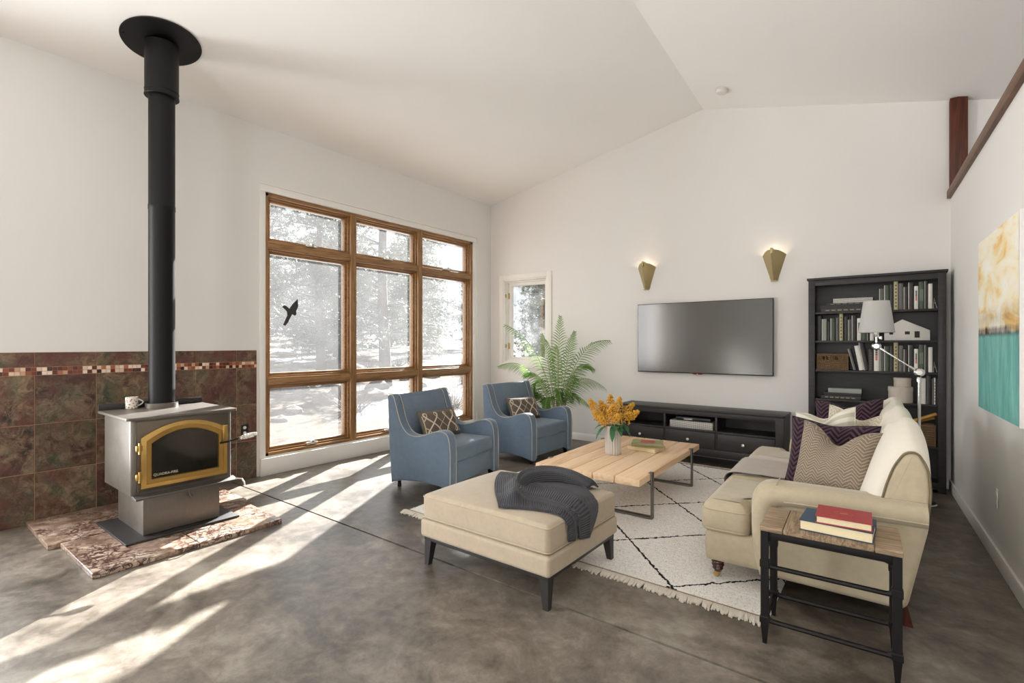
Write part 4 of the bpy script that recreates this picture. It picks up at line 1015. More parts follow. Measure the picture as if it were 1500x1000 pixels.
# ------------------------------------------------------------------ coffee table
ct_loc = (3.955, 3.674, 0); ctr = .033; TZ = .392
def ctp(u, v, z=0): return chairlocal(ct_loc, ctr, (u, v, z))
cl = ctp(-.485, .855); ct = thing('coffee_table', 'low rectangular plank coffee table on grey steel sled legs', 'coffee table', cl, ctr)
O = (-.485, .855, 0); xs = [-.97, -.775, -.60, -.41, -.215, 0]
for a, b in zip(xs, xs[1:]):
    m = MB(O); m.box(a+.003, b-.003, 0, 1.71, TZ-.058, TZ, .006, 2); m.build('plank', M['oak'], ct)
for v in (.26, 1.40):
    m = MB(O)
    z0 = RZ; m.box(-.966, -.004, v-.028, v+.028, z0, z0+.016, .002)
    for u in (-.982, .0): m.box(u-.0, u+.012, v-.028, v+.028, z0, TZ+.003, .002)
    for u in (-.982, -.02): m.box(u, u+.032, v-.028, v+.028, TZ-.0, TZ+.004, .001)
    m.box(-.966, -.004, v-.028, v+.028, TZ-.072, TZ-.06, .002); m.build('sled_leg', M['raw_steel'], ct)
m = MB(O); 
for v in (.45, .9, 1.2): m.box(-.94, -.03, v-.03, v+.03, TZ-.075, TZ-.058)
m.build('batten', M['oak'], ct)
# vase, bouquet
vc = (3.375, 4.40, TZ); va = MB(); prof = []; n = 40; vs = []; fs = []
zs = [0, .006, .26, .272, .276]; rr = [.070, .078, .078, .077, .072]
m = MB(); rings = []
for z, r in zip(zs, rr): rings.append([V((r - (.0075 if k % 2 else 0)*(1 if .003 < z < .274 else 0))*cos(2*PI*k/n), (r - (.0075 if k % 2 else 0)*(1 if .003 < z < .274 else 0))*sin(2*PI*k/n), z) for k in range(n)])
for z, r in ((.27, .066), (.02, .066)): rings.append([V(r*cos(2*PI*k/n), r*sin(2*PI*k/n), z) for k in range(n)])
m.loft(rings); o = tag(m.build('vase', M['vase'], None, 20), 'grey ribbed cylinder vase on the coffee table', 'vase'); o.location = vc
bq = thing('flower_bouquet', 'bouquet of bright yellow orange blossoms in the grey vase', 'flowers', (vc[0], vc[1], vc[2]+.03)); r = random.Random(11)
tips = [(-.27,.02,.47,.105),(-.17,-.10,.37,.08),(-.06,.06,.53,.10),(.08,-.02,.52,.095),(.25,.03,.40,.085),(.12,-.12,.37,.085),(.02,-.05,.45,.09),(-.19,.10,.46,.085),(.17,.10,.46,.085),(-.08,-.14,.34,.07)]
for k, (x, y, z, w) in enumerate(tips):
    tip = V(x, y, z); base = V(x*.12, y*.12, .25); m = MB(); m.tube([V(x*.05,y*.05,-.02), base, base.lerp(tip, .6)], .0035, 6); sp = m.build('stem', M['palm_stem'], bq)
    m = MB(); ax = (tip-base)
    for j in range(230):
        q = r.random()**.8; rad = w*1.0*(.16+.84*(1-q))*(.2+.8*r.random()); a = r.random()*2*PI
        s1 = ax.cross(V(0,0,1)); s1 = s1.normalized() if s1.length > 1e-3 else V(1,0,0); s2 = ax.cross(s1).normalized()
        c = base.lerp(tip, (.34+.66*q)) + s1*cos(a)*rad + s2*sin(a)*rad; sz = .0065+.0045*r.random()
        for pt in range(2):
            d1 = V(r.uniform(-1,1), r.uniform(-1,1), r.uniform(-.4,1)).normalized(); d2 = d1.cross(V(r.random(), r.random(), r.random()-.5)).normalized(); d3 = d1.cross(d2)
            m.add([c-d1*sz, c+d2*sz, c+d1*sz, c-d2*sz, c+d3*sz*.8, c-d3*sz*.8], [(0,1,4),(1,2,4),(2,3,4),(3,0,4),(1,0,5),(2,1,5),(3,2,5),(0,3,5)])
    m.build('blossom_cluster', M['blossom'], sp, None)['kind'] = 'stuff'
for k in range(11):
    a = r.uniform(0, 2*PI) if k > 4 else r.uniform(-1.2, .2); L = .09+.05*r.random(); d = V(cos(a), sin(a), 0)
    p0 = d*.06 + V(0,0,.25); p1 = d*(.08+L*.5)+V(0,0,.29-.03*(k%3)); p2 = d*(.09+L*.7)+V(0,0,.22-.05*(k%3)+.04*(k>6)); m = MB(); sd = d.cross(V(0,0,1))
    vs = []; 
    for i in range(9):
        q = i/8; p = p0*(1-q)**2+p1*2*q*(1-q)+p2*q*q; w = .026*sin(PI*(q*.92+.04))**.8
        vs += [p-sd*w, p+V(0,0,-.004), p+sd*w]
    m.add(vs, [(3*i+j, 3*i+j+1, 3*i+j+4, 3*i+j+3) for i in range(8) for j in range(2)]); m.build('leaf', M['bouquet_leaf'], bq, None)
def tablebook(loc, rz, w, d, h, col, label, group, paper='paper', edge=None, deco=None):
    """book lying flat: width along local x (spine at -y), depth along y"""
    t = thing('book', label, 'book', loc, rz, group); m = MB(); c = .0035
    P = [(d/2, 0), (d/2, c), (-d/2+.008, c), (-d/2+.006, h*.5), (-d/2+.008, h-c), (d/2, h-c), (d/2, h), (-d/2+.006, h), (-d/2, h*.5), (-d/2+.006, 0)]
    m.prism(P, 'x', -w/2, w/2, .0008, 1); m.build('cover', col, t)
    m = MB(); m.box(-w/2+.005, w/2-.005, -d/2+.008, d/2-.006, c, h-c); m.build('pages', M[paper], t)
    if deco: deco(t, w, d, h)
    return t
def deco_round(col):
    def f(t, w, d, h):
        m = MB(); 
        for a, b in ((.030,.0285),(.024,.023)):
            m.add([V(a*1.25*cos(2*PI*k/40), a*sin(2*PI*k/40), h+.0005) for k in range(40)] + [V(b*1.25*cos(2*PI*k/40), b*sin(2*PI*k/40), h+.0005) for k in range(40)], [(k, (k+1)%40, 40+(k+1)%40, 40+k) for k in range(40)])
        m.box(-.016, .016, -.006, .006, h, h+.0006); m.build('cover_emblem', col, t)
    return f
def deco_panel(t, w, d, h):
    m = MB(); m.prism(roundpoly([(-w*.24,-d*.30),(w*.22,-d*.34),(w*.26,d*.30),(-w*.20,d*.34)], .03), 'z', h, h+.0006); m.build('cover_picture', plain('red_green_print', srgb(176,74,70), .5, 0, .25, 30), t)
tablebook((3.555, 4.77, TZ), PI-.10, .31, .22, .042, plain('pale_cover', srgb(190,170,120), .5), 'pale hardback underneath the green and red one on the coffee table', 'books on the coffee table', 'paper')
tablebook((3.565, 4.79, TZ+.0425), .33, .30, .215, .036, plain('olive_cover', srgb(150,150,104), .5, 0, .15, 30), 'green book with red cover picture topmost on the coffee table', 'books on the coffee table', 'paper', None, deco_panel)

# ------------------------------------------------------------------ side table
sl = (5.553, 2.664, 0); sr = .04
sc_ = chairlocal(sl, sr, (-.275, .17, 0)); stb = thing('side_table', 'small wooden topped side table with black iron frame beside the sofa arm', 'side table', sc_, sr)
m = MB(); m.box(-.175, .175, -.172, .172, .548, .572, .004); m.build('tabletop', M['mango_end'], stb)
for x in (-.275, .177): m = MB(); m.box(x, x+.098, -.172, .172, .547, .573, .004); m.build('tabletop_end', M['mango'], stb)
legs = [(-.255,-.150),(.255,-.150),(-.255,.150),(.255,.150)]
for x, y in legs:
    m = MB(); w = .0165; rg = []
    for z, k in ((.547,w),(.135,w),(.130,w+.004),(.105,w+.004),(.10,w),(.004,w*.55),(0,w*.5)): rg.append([(x-k,y-k,z),(x+k,y-k,z),(x+k,y+k,z),(x-k,y+k,z)])
    m.loft(rg); m.box(x-w-.004, x+w+.004, y-w-.004, y+w+.004, .37, .405, .003); m.build('leg', M['black_metal'], stb, 20)
def rail(p, q, z, curve=.03):
    m = MB(); p, q = V(*p, z), V(*q, z); d = (q-p).normalized(); m.tube([p, q], .0125, 8, flat=.9)
    for a, s in ((p, 1), (q, -1)):
        m.tube([a + V(0,0,curve*1.0), a + d*s*curve*.35 + V(0,0,curve*.35), a + d*s*curve*1.1], .011, 6)
    return m
for y in (-.150, .150):
    for z in ((.375, .112) if y < 0 else (.112,)): rail((-.255,y), (.255,y), z).build('rail', M['black_metal'], stb)
    m = MB(); m.box(-.255, .255, y-.010, y+.010, .510, .547, .003)
    for a, s in ((-.255, 1), (.255, -1)): m.tube([(a+s*.004,y,.47),(a+s*.014,y,.505),(a+s*.05,y,.52)], .010, 8)
    m.build('apron', M['black_metal'], stb)
for x in (-.255, .255):
    rail((x,-.15), (x,.15), .112).build('rail', M['black_metal'], stb)
    m = MB(); m.box(x-.008, x+.008, -.15, .15, .515, .547, .003)
    for a, q in ((-.15, 1), (.15, -1)): m.tube(catmull([(x,a+q*.006,.42),(x,a+q*.02,.475),(x,a+q*.06,.512),(x,a+q*.10,.522)], 4), .010, 8)
    m.build('apron', M['black_metal'], stb)
tablebook((5.310, 2.80, .5735), PI-.03, .285, .225, .048, plain('navy_cover', srgb(46,72,94), .55, 0, .1), 'thick navy blue hardback lying at the bottom on the side table', 'books on the side table', 'paper')
b2 = tablebook((5.335, 2.79, .622), PI+.04, .215, .20, .034, plain('red_cover', srgb(158,50,52), .5, 0, .1), 'red hardback with round emblem on top on the side table', 'books on the side table', 'paper', None, deco_round(plain('gilt', srgb(190,110,84), .4, .3)))

# ------------------------------------------------------------------ sofa
sy0, sy1 = 3.155, 5.24; O = (5.12, 4.2, 0)
so = thing('sofa', 'long cream velvet sofa with rolled arms along the right wall', 'sofa', O)
def band(poly, profile, m, mi=0):
    """stack of inset copies of a polygon: profile [(inset, z), ...]"""
    P = [Vector(p) for p in poly]; n = len(P); N = []
    for i in range(n):
        t = (P[(i+1)%n]-P[i-1]).normalized(); N.append(V(-t.y, t.x))
    m.loft([[V(P[i].x+N[i].x*d, P[i].y+N[i].y*d, z) for i in range(n)] for d, z in profile], mi)
m = MB(O); P = roundpoly([(4.595,sy0+.02),(5.50,sy0+.02),(5.50,sy1-.02),(4.595,sy1-.02)], .035, 4)
band(P, [(.02,.125),(.004,.135),(0,.16),(-.004,.22),(0,.285),(.01,.305),(.03,.312)], m); m.build('base', M['sofa'], so, 60)
def arm(ya, yb, s):
    """s: -1 near end (outer side towards -y), +1 far end"""
    out = ya if s < 0 else yb; m = MB(O)
    prof = roundpoly([(4.905,.115),(4.855,.40),(4.865,.655),(5.66,.655),(5.665,.55),(5.575,.105)], [.05,.20,.14,.05,.06,.05], 7)
    m.prism(prof, 'y', ya, yb, .03, 4); a = m.build('arm', M['sofa'], so, 60)
    m = MB(O); y = out - s*.012
    path = catmull([(5.655,y,.598),(5.3,y,.598),(5.06,y,.596),(4.965,y,.575),(4.925,y,.51),(4.915,y,.38),(4.925,y,.24),(4.945,y,.13)], 6)
    m.tube(path, [.060]*19 + [.060-.018*k/(len(path)-20) for k in range(len(path)-19)], 18); m.build('arm_roll', M['sofa'], a, 60)
    m = MB(O); m.tube([(p.x, out+s*.044, p.z-.024 if p.x > 5.0 else p.z) for p in path[:14]], .004, 6)
    m.tube([(4.995, out+s*.02-s*.20*k/6, .662-.0008*(k-3)**2*(1 if k < 3 else 1)) for k in range(7)], .0035, 6); m.build('piping', M['sofa'], a)
arm(sy0, sy0+.15, -1); arm(sy1-.15, sy1, 1)
ye = [sy0+.012, 3.87, 4.53, sy1-.012]
for i in range(3):
    a, b = ye[i]+.002, ye[i+1]-.002; m = MB(O)
    if i == 0: P = roundpoly([(4.575,a),(4.845,a),(4.845,sy0+.155),(5.42,sy0+.155),(5.42,b),(4.575,b)], [.07,.06,.02,.06,.06,.07], 5)
    elif i == 2: P = roundpoly([(4.575,a),(5.42,a),(5.42,sy1-.155),(4.845,sy1-.155),(4.845,b),(4.575,b)], [.07,.06,.06,.02,.06,.07], 5)
    else: P = roundpoly([(4.575,a),(5.42,a),(5.42,b),(4.575,b)], [.045,.03,.03,.045], 5)
    band(P, [(.03,.300),(.006,.308),(-.004,.34),(-.006,.385),(-.003,.43),(.008,.458),(.028,.477),(.05,.489)] + ([(.11,.497),(.17,.501),(.24,.503)] if i == 1 else [(.056,.491),(.062,.4925)]), m)
    c = m.build('seat_cushion', M['sofa'], so, 70)
    m = MB(O)
    for z, d in ((.442,0),(.322,.0)): m.tube([(p[0]-.002 if p[0] < 5 else p[0]-.01, p[1], z) for p in P], .0045, 6, closed=True)
    m.build('piping', M['sofa'], c)
m = MB(O); Bf = roundpoly([(5.445,.50),(5.49,.72),(5.525,.83),(5.57,.90),(5.62,.905),(5.662,.83),(5.672,.70),(5.655,.55),(5.575,.108),(5.42,.108)], .04, 4)
m.prism(Bf, 'y', sy0+.035, sy1-.035, .02, 3); bf = m.build('back_frame', M['sofa'], so, 60)
for y in (sy0+.039, sy1-.039): m = MB(O); m.tube([(x, y, z) for x, z in Bf if z > .52], .0055, 6); m.build('piping', M['welt'], bf)
bprof = [(5.34,.49),(5.385,.60),(5.428,.72),(5.468,.83),(5.51,.925),(5.552,.985),(5.598,1.008),(5.642,.985),(5.672,.915),(5.682,.83),(5.676,.75),(5.60,.72),(5.55,.49)]
bprof = [tuple(p.to_2d()) for p in catmull([(x, z, 0) for x, z in bprof], 3, True)]
yb = [sy0+.06, 3.86, 4.53, sy1-.06]
for i in range(3):
    a, b = yb[i], yb[i+1]; rings = []; n = 22
    for k in range(n+1):
        s = k/n; e = 2*s-1; g = (1-abs(e)**3.2); q = .83+.17*g**.7; dz = .115*(1-e*e)
        if k in (0, n): q = .80
        rings.append([V(5.60+(x-5.60)*q - (.020*g if x < 5.55 else 0), a+(b-a)*s, .62+(z-.62)*q + (dz-.085)*max(0, (z-.62)/.39)) for x, z in bprof])
    m = MB(O); m.loft(rings); m.build('back_cushion', M['sofa_back'], so, 70)
for x, y in ((4.662,sy0+.075),(4.662,sy1-.075)):
    m = MB(O); m.lathe([(.026,.125),(.036,.118),(.038,.110),(.028,.104),(.035,.096),(.036,.088),(.026,.083),(.031,.074),(.031,.066),(.022,.058),(.02,.050),(0,.050)][::-1], (x,y,0), 22); lg = m.build('leg', M['walnut'], so)
    m = MB(O); m.lathe([(0,.030+RZ*0),(.014,.030),(.017,.045),(.021,.052),(0,.052)], (x,y,0), 16)
    m.lathe([(0,-.011),(.015,-.011),(.017,-.007),(.017,.007),(.015,.011),(0,.011)], n=18, mat=Matrix.Translation((x-.008,y,RZ+.017)) @ Matrix.Rotation(PI/2, 4, 'X') ); m.build('caster', M['hinge'], lg)
for y in (sy0+.10, sy1-.10):
    m = MB(O); m.loft([[(5.50,y-.03,.115),(5.58,y-.03,.115),(5.58,y+.03,.115),(5.50,y+.03,.115)],[(5.545,y-.022,.0),(5.605,y-.022,.0),(5.605,y+.022,.0),(5.545,y+.022,.0)]]); m.build('leg', M['walnut'], so)
so.location = (5.076, 4.2, 0); so.rotation_euler = (0, 0, .042)      # parallel to the right wall
# taupe throw over the middle seat
c = (4.9, 4.2, .51); th = thing('throw_blanket', 'thin taupe throw spread over the middle seat of the cream sofa', 'throw blanket', c); m = MB(c)
def tsheet(off):
    def f(u, v):
        y = 3.90+.60*v + .02*sin(u*5)
        X = -.20+.86*u   # arc from front drop to the back
        w = .0035*noise.noise((u*6, v*7, 4))
        fold = .026*math.exp(-((v-.93-.04*sin(u*4))/.045)**2)*(u > .18)
        if X < 0: return (4.566-.004-off-.006*sin(v*9)*.5, y, .463+X+.0)
        if X < .06: a = X/.06*PI/2; return (4.626-.0-.064*cos(a)-off*cos(a), y, .448+(.052+off)*sin(a)+w)
        return (4.626+X-.06, y, .503+off+min(.006, (X-.06)*.03)+w+fold)
    return f
m.grid(tsheet(.007), 50, 40); m.grid(lambda u, v: tsheet(.003)(1-u, v), 50, 40); m.build('throw_sheet', M['taupe_throw'], th, None); th.location = (4.856, 4.191, .511); th.rotation_euler = (0, 0, .042)
# sofa cushions
cushion('throw_pillow', 'taupe chevron throw pillow in front at the near end of the sofa', 'pillow', (5.24,3.545,.735), (.86,-.40,-.03), (.36,.12,.93), .45, .45, .17, M['chevron'], None, .105, None, 3)
cushion('throw_pillow', 'plum herringbone throw pillow tucked behind the taupe chevron one', 'pillow', (5.195,3.80,.725), (.90,-.33,.0), (.32,.12,.94), .53, .46, .15, M['purple'], None, .02, None, 9)
cushion('throw_pillow', 'cream striped satin throw pillow in the middle of the sofa', 'pillow', (5.155,4.06,.785), (.88,-.42,.20), (.10,.16,.97), .42, .42, .15, M['stripe'], None, .05, None, 14)
cushion('throw_pillow', 'cream slub weave pillow beside the striped one on the sofa', 'pillow', (5.32,4.14,.79), (.90,-.30,-.08), (.16,.16,.97), .40, .42, .15, M['cream_tex'], M['stripe'], .06, None, 21)
cushion('throw_pillow', 'plum herringbone throw pillow at the far end of the sofa', 'pillow', (5.245,4.72,.785), (.90,-.25,.10), (.24,.12,.96), .48, .46, .15, M['purple'], None, .05, None, 31)

# ------------------------------------------------------------------ floor lamp
lx, ly = 5.715, 5.86; lp = thing('floor_lamp', 'chrome swing arm floor lamp with white shade before the bookcase', 'floor lamp', (lx, ly, 0)); O = (lx, ly, 0)
m = MB(O); m.lathe([(0,0),(.125,0),(.128,.006),(.12,.016),(.03,.024),(.016,.04),(.0,.04)], (lx,ly,0), 40); m.build('base', M['chrome'], lp)
m = MB(O); m.tube([(lx,ly,.03),(lx,ly,1.15)], .0125, 16); m.lathe([(.0,1.105),(.021,1.105),(.021,1.135),(.014,1.15)], (lx,ly,0), 20); m.build('pole', M['chrome'], lp)
m = MB(O); m.ball((lx,ly,1.192), .040, sub=3, sc=(1.1,.8,1.0)); m.tube([(lx,ly-.045,1.192),(lx,ly+.045,1.192)], .022, 16); m.build('joint', M['chrome'], lp)
e = V(lx-.315, ly-.0, 1.432); s0 = V(lx, ly, 1.192)
m = MB(O); m.tube([s0.lerp(e, .08), s0.lerp(e, .93)], .0075, 12); m.tube([s0.lerp(e, .08), s0.lerp(e, .22)], .012, 12); m.tube([s0.lerp(e, .80), s0.lerp(e, .93)], .012, 12); m.build('swing_arm', M['chrome'], lp)
m = MB(O); m.ball(e, .037, sub=3, sc=(1.1,.8,1.0)); m.tube([e+V(0,-.04,0), e+V(0,.04,0)], .02, 16); m.build('joint', M['chrome'], lp)
m = MB(O); m.tube([e+V(0,0,.02), e+V(0,0,.10)], .010, 12); m.lathe([(.019,.085),(.021,.09),(.021,.17),(.0,.172)], (e.x,e.y,e.z), 20); m.box(e.x+.02, e.x+.045, e.y-.008, e.y+.008, e.z+.06, e.z+.10, .003); m.build('socket', M['chrome'], lp)
m = MB(O); m.ball(e+V(0,0,.225), .032, sub=2, sc=(1,1,1.3)); m.build('bulb', M['bulb_off'], lp)
m = MB(O); a, b, z0, z1 = .143, .103, e.z+.128, e.z+.428
m.lathe([(a,z0),(b,z1),(b-.0025,z1),(a-.0025,z0),(a,z0)], (e.x,e.y,0), 56); sh = m.build('lamp_shade', M['lamp_shade'], lp)
m = MB(O)
for k in range(3): t = 2*PI*k/3; m.tube([(e.x,e.y,z0+.045),(e.x+.131*cos(t),e.y+.131*sin(t),z0+.045)], .0025, 6)
m.build('shade_spider', M['chrome'], sh)

# ------------------------------------------------------------------ potted palm
pc = (1.64, 6.18, 0); pl = thing('potted_palm', 'tall green potted palm in the corner behind the far blue armchair', 'plant', pc)
m = MB(); m.lathe([(0,0),(.13,0),(.165,.27),(.175,.28),(.175,.30),(.155,.30),(.15,.27),(0,.27)], n=32); pt = m.build('pot', M['pot'], pl)
m = MB(); m.lathe([(0,.285),(.1,.283),(.15,.272)], n=20); m.build('soil', M['soil'], pt)
r = random.Random(21)
# base offset, mid control, tip, leaflet length
FR = [((.0,.0),(.01,-.03,1.30),(.02,.02,1.84),.25),((-.03,.02),(-.22,-.05,1.50),(-.84,-.16,1.74),.24),((.03,.0),(.22,.0,1.52),(.78,.05,1.50),.23),((-.02,-.03),(-.30,-.15,1.36),(-.86,-.30,1.12),.22),((.04,.03),(.26,-.1,1.24),(.80,-.10,.86),.22),
      ((.03,-.03),(.28,-.22,.98),(.70,-.36,.62),.20),((-.04,.0),(-.34,-.2,1.10),(-.42,-.42,.60),.22),((.02,.04),(.16,.12,1.36),(.44,.25,1.10),.22),((.0,-.05),(.10,-.30,1.12),(.26,-.60,.66),.22),((-.03,-.02),(-.18,-.34,1.22),(-.22,-.66,.78),.22),
      ((.01,-.02),(.06,-.12,1.30),(.16,-.30,1.42),.22),((-.02,.03),(-.12,.10,1.40),(-.36,.22,1.52),.22),((.04,-.01),(.22,-.12,1.10),(.50,-.30,.98),.20),((-.04,.01),(-.26,.0,1.20),(-.58,-.05,.98),.20),((.0,-.04),(.0,-.26,.98),(-.02,-.52,.52),.20),((.02,.0),(.16,.06,1.0),(.36,.0,.62),.18),((-.03,-.03),(-.26,-.24,1.0),(-.56,-.34,.78),.22),((.02,-.05),(.18,-.34,1.06),(.44,-.52,.72),.22),((-.01,.0),(-.10,-.10,1.18),(-.18,-.16,1.58),.22),((.01,.02),(.10,.02,1.22),(.22,.08,1.62),.22),((-.02,-.05),(-.14,-.40,1.0),(-.36,-.62,.56),.20)]
for (b, c_, tip, LL) in FR:
    if tip[2] < 1.0 and tip[1] < -.34: tip = (tip[0], -.33, tip[2]); c_ = (c_[0], max(-.24, c_[1]), c_[2])
    p0, p1, p2 = V(b[0], b[1], .27), V(*c_), V(*tip); n = 34
    f = lambda q: p0*(1-q)**2 + p1*2*q*(1-q) + p2*q*q
    pts = [f(k/n) for k in range(n+1)]; m = MB(); m.tube(pts, [.008-.0062*k/n for k in range(n+1)], 6, mi=1)
    start = 10
    ho = V(tip[0]-b[0], tip[1]-b[1], 0); side = V(.87,.48,0) if ho.length < .3 else V(-ho.y, ho.x, 0).normalized(); roll = r.uniform(.5, .9)*(1 if ho.x < 0 else -1) if ho.length >= .3 else 0
    for k in range(start, n+1):
      for sub in (0,):
        q = min(1, (k+sub)/n); p = f(q); tg = (f(min(1, q+.01))-f(q-.01)).normalized()
        sd = (side - tg*side.dot(tg)).normalized(); sd = Matrix.Rotation(roll, 3, tg) @ sd
        up = sd.cross(tg).normalized(); u = (q-start/n)/(1-start/n); L = LL*(.35+.65*sin(PI*min(1, u*.80+.22))**.8)*(1-.25*u)
        for s in (-1, 1):
            d = (sd*s*(.86-.38*u) + tg*(.42+.55*u) + up*.22).normalized(); L2 = L*r.uniform(.88, 1.08); dr = V(0,0,-1)*L2*r.uniform(.28,.46)
            wv = d.cross(up).normalized()*.0068; vs = []
            for i in range(5):
                w = i/4; pp = p + d*L2*w + dr*w*w; ww = (.35, 1, .95, .6, .04)[i]; vs += [pp-wv*ww, pp+up*.002*ww, pp+wv*ww]
            m.add(vs, [(3*i+j, 3*i+j+1, 3*i+j+4, 3*i+j+3) for i in range(4) for j in range(2)])
    m.build('frond', [M['palm'], M['palm_stem']], pl, None, recalc=False)
for (x, y) in ((.0,.0),(-.03,.02),(.035,.01),(.02,-.03)):
    m = MB(); m.tube([(x,y,.26),(x*1.3,y*1.3,.5),(x*1.6,y*1.6,.8)], [.014,.011,.007], 8); m.build('stem', M['palm_stem'], pl)

# ------------------------------------------------------------------ outdoors
def gz(x, y):
    d = max(0, -x); return -.16 + .045*d + .012*max(0, d-14)*1.0 + .10*noise.noise((x*.25, y*.25, 3))*min(1, d/3) + .05*noise.noise((x*1.3, y*1.3, 8))*min(1, d/2)
m = MB()
def gr(u, v):
    a = u**1.7; x = -.25 - 55*a; y = -14 + 84*v; return (x, y, gz(x, y))
m.grid(gr, 90, 110)
def gr2(u, v):
    x = -.25 + 14*u; y = 6.85 + 50*v; return (x, y, gz(-.25, y) + .03*v*50*.8)
m.grid(gr2, 12, 40); o = struct(m.build('ground', M['ground'], None, None))
def pine(seed, Hh, R, base, dens, tr):
    r = random.Random(seed); mt = MB(); mf = MB()
    lean = V(r.uniform(-.02,.02), r.uniform(-.02,.02)); ax = lambda z: V(lean.x*z + .06*sin(z*.7+seed), lean.y*z + .05*sin(z*.9+seed*2), z)
    mt.tube([ax(-.3 + (Hh+.3)*k/14) for k in range(15)], [tr*(1.25 if k == 0 else 1)*(1-.9*k/14)+.012 for k in range(15)], 10)
    z = base*Hh
    while z < Hh*.97:
        f = (z/Hh-base)/(1-base); L = R*(1-f)**.7*r.uniform(.7, 1.1)+.25
        for k in range(r.choice((3,4,4,5))):
            a = r.uniform(0, 2*PI); d = V(cos(a), sin(a), r.uniform(-.18,.22)); p0 = ax(z); p2 = p0 + d*L + V(0,0,r.uniform(-.2,.15)*L); p1 = p0 + d*L*.5 + V(0,0,.06*L)
            mt.tube([p0, p1, p2], [.028*(1-f)+.012, .018, .007], 5)
            nt = int(dens*L)
            for j in range(nt):
                q = r.uniform(.25, 1.04); c = p0*(1-q)**2+p1*2*q*(1-q)+p2*q*q + V(r.gauss(0,.16), r.gauss(0,.16), r.gauss(0,.10))*L*.7
                for b in range(8):
                    v = V(r.gauss(0,1), r.gauss(0,1), r.gauss(.25,.8)).normalized()*r.uniform(.12,.22); w = v.cross(V(r.gauss(0,1), r.gauss(0,1), r.gauss(0,1))).normalized()*.013
                    mf.add([c-w, c+w, c+v], [(0,1,2)])
        z += r.uniform(.22,.42)*(Hh/9)
    return mt, mf
def mktree(seed, Hh, R, base, dens, tr, label, group):
    a, b = pine(seed, Hh, R, base, dens, tr); t = thing('pine_tree', label, 'tree', (0,0,0), 0, group)
    a.build('trunk', M['bark'], t, None, recalc=False); b.build('foliage', M['needles'], t, None, recalc=False); return t
PR = [mktree(1, 11, 1.9, .16, 20, .20, '', ''), mktree(2, 9.5, 1.9, .12, 20, .15, '', ''), mktree(4, 7.5, 1.6, .06, 26, .11, '', '')]
TR = [(-7.2,9.95,0,.95,0,'thick trunked pine seen through the middle column of the picture window'),(-9.6,9.2,1,1.0,1.2,'pine seen near the right edge of the left column of the picture window'),
      (-10.6,6.4,2,.95,2.0,'forked looking smaller pine left of the two big trunks outside the picture window'),
      (-13,16.5,1,1.0,.5,'pine seen through the right column of the picture window'),(-15,13.6,2,1.2,2.5,'bushy pine behind the thick trunked pine'),
      (-3.45,14.0,2,1.0,4.0,'dense pine seen through the small white window'),(-9,21.5,1,.8,3.1,'second pine seen through the small white window'),]
r = random.Random(99); used = [0,0,0]
FAR = [(-14.5,9.6),(-18.2,11.2),(-19,16),(-17.5,20.5),(-22,13),(-23.5,18.5),(-22,24.5),(-27,15),(-27.5,26.5),(-30,21),(-32,31),(-14.5,5.4),(-19,7),(-33,13.5),(-36,23),(-12,27),(-15,33),(-25,34),(-40,28),(-26,9.5),(-40,17)]
DS = ['pine standing among others far up the slope outside the picture window']
ti = 0
for (x, y, p, s, rz, lab) in TR + [(x, y, r.randrange(3), r.uniform(.9,1.3), r.uniform(0,6), None) for x, y in FAR]:
    grp = 'pines beyond the windows' if lab else 'far pines on the slope'
    lab = lab or DS[0]
    if not used[p]: o = PR[p]; o.location = (x, y, gz(x, y)); o.rotation_euler = (0,0,rz); o['label'] = lab; o['group'] = grp; used[p] = 1
    else: o = dup(PR[p], (x, y, gz(x, y)), rz, lab, grp)
    o.scale = (s, s, s) if x < -5 else (.85, .85, 1.4)
# rocks and dry shrubs
def rock(seed):
    m = MB(); bm = bmesh.new(); bmesh.ops.create_icosphere(bm, subdivisions=3, radius=1)
    for v in bm.verts: v.co *= 1 + .35*noise.noise(v.co*1.3+V(seed,0,0)) + .08*noise.noise(v.co*5+V(seed,0,0)); v.co.z *= .62
    m.bm(bm); return m.build('rock', M['rock'], None, 30)
rk = [rock(1), rock(7), rock(13)]; first = [1,1,1]; RK = []
for k in range(60):
    d = r.uniform(3.5, 11); y = r.uniform(2.7+.5*d, 5.4+1.0*d); q = (-d, y, r.uniform(.12,.42)*(.6+.05*d)); RK += [q] if all((q[0]-p[0])**2+(q[1]-p[1])**2 > 1.3*(q[2]+p[2])**2+.3 for p in RK) else []
for k, (x, y, s) in enumerate(RK):
    p = k % 3
    if first[p]: o = rk[p]; first[p] = 0
    else: o = rk[p].copy(); C.objects.link(o)
    tag(o, 'grey granite rock lying on the slope outside the picture window', 'rock', 'rocks on the slope outside'); o.location = (x, y, gz(x, y)+.1*s); o.rotation_euler = (0,0,k*1.7); o.scale = (s, s*(.8+.1*(k%4)), s)
def shrub(seed):
    r = random.Random(seed); m = MB()
    for k in range(70):
        a = r.uniform(0, 2*PI); e = r.uniform(.5, 1.5); L = r.uniform(.25,.6); d = V(cos(a)*cos(e), sin(a)*cos(e), sin(e)); p = V(r.gauss(0,.06), r.gauss(0,.06), 0)
        m.tube([p, p+d*L*.6, p+d*L+V(r.gauss(0,.06), r.gauss(0,.06), .02)], [.006,.004,.002], 4)
    return m.build('shrub', M['shrub'], None, None)
sh = [shrub(1), shrub(2)]; first = [1,1]
SP = []
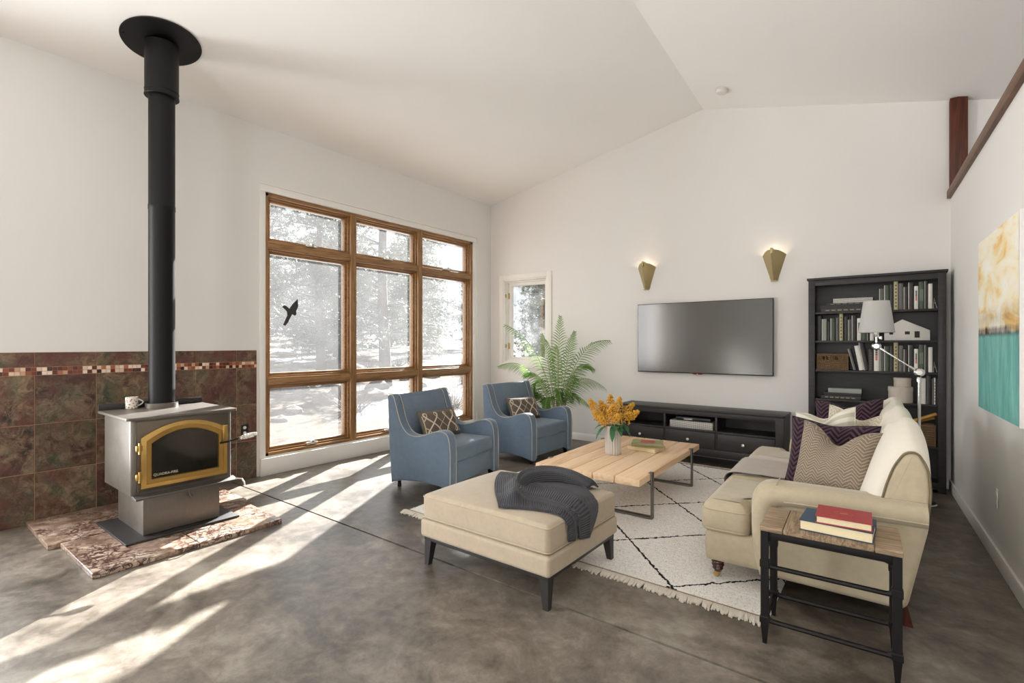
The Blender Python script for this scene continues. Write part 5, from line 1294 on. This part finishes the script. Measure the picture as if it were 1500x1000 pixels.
for k in range(70):
    d = r.uniform(2, 12); y = r.uniform(2.7+.5*d, 5.8+1.1*d); p = k % 2; x = -d
    if any((x-q[0])**2+(y-q[1])**2 < 2.2 for q in SP) or any((x-q[0])**2+(y-q[1])**2 < .9+q[2]**2 for q in RK) or len(SP) > 17: continue
    SP.append((x, y))
    if first[p]: o = sh[p]; first[p] = 0
    else: o = sh[p].copy(); C.objects.link(o)
    tag(o, 'dry leafless shrub on the slope outside the picture window', 'shrub', 'dry shrubs outside'); o.location = (x, y, gz(x, y)-.02); o.rotation_euler = (0,0,k*2.1); s = r.uniform(.6,1.5); o.scale = (s,s,s)

# ------------------------------------------------------------------ light
sun = bpy.data.lights.new('sun', 'SUN'); sun.energy = 39; sun.angle = math.radians(.53); sun.color = (1,.988,.968)
az, el = math.radians(29.3), math.radians(26.5)
d = V(-sin(az)*cos(el), cos(az)*cos(el), sin(el)); o = bpy.data.objects.new('sun', sun); C.objects.link(o); o.rotation_euler = d.to_track_quat('Z', 'Y').to_euler(); o.location = (-10, 20, 15)
w = bpy.data.worlds.new('sky'); bpy.context.scene.world = w; w.use_nodes = True; nt = w.node_tree; nt.nodes.clear()
bg = nt.nodes.new('ShaderNodeBackground'); bg.inputs[0].default_value = (.93,.96,1,1); bg.inputs[1].default_value = .85; ow = nt.nodes.new('ShaderNodeOutputWorld'); nt.links.new(bg.outputs[0], ow.inputs[0])
def area(name, loc, rot, sx, sy, e, col=(1,1,1)):
    l = bpy.data.lights.new(name, 'AREA'); l.shape = 'RECTANGLE'; l.size = sx; l.size_y = sy; l.energy = e; l.color = col
    o = bpy.data.objects.new(name, l); C.objects.link(o); o.location = loc; o.rotation_euler = rot
area('fill_back_opening', (4.95, YF-.1, 1.72), (PI/2, 0, 0), 1.0, 2.9, 70, (1,.995,.985))  # added fill lamp in the made-up opening behind the camera
area('fill_hall_opening', (7.65, YF-.1, 1.62), (PI/2, 0, 0), 2.0, 2.7, 120, (1,.995,.985))  # second added fill lamp, in the made-up opening on the hall side
area('daylight_side_window', (-.22, -.55, 1.6), (PI/2, 0, -PI/2), 1.85, 2.75, 340, (.96,.98,1))
area('daylight_picture_window', (-.35, 4.42, 1.67), (PI/2, 0, -PI/2), 3.4, 2.9, 60, (.96,.98,1))

# ------------------------------------------------------------------ camera and view
cam = bpy.data.cameras.new('camera'); cam.sensor_width = 36; cam.lens = 726/1500*36; cam.shift_y = 4/1500; cam.clip_start = .02
o = bpy.data.objects.new('camera', cam); C.objects.link(o); o.location = (5.51, 0, 1.45); o.rotation_euler = (PI/2, 0, math.radians(37.4)); bpy.context.scene.camera = o
sc = bpy.context.scene; vs_ = sc.view_settings; vs_.view_transform = 'Standard'; vs_.look = 'None'; vs_.gamma = 1; vs_.exposure = .2; vs_.use_curve_mapping = False
cy = sc.cycles; cy.use_denoising = True; cy.max_bounces = 10; cy.diffuse_bounces = 5; cy.glossy_bounces = 4; cy.transparent_max_bounces = 12; cy.sample_clamp_indirect = 6; cy.caustics_reflective = False; cy.caustics_refractive = False
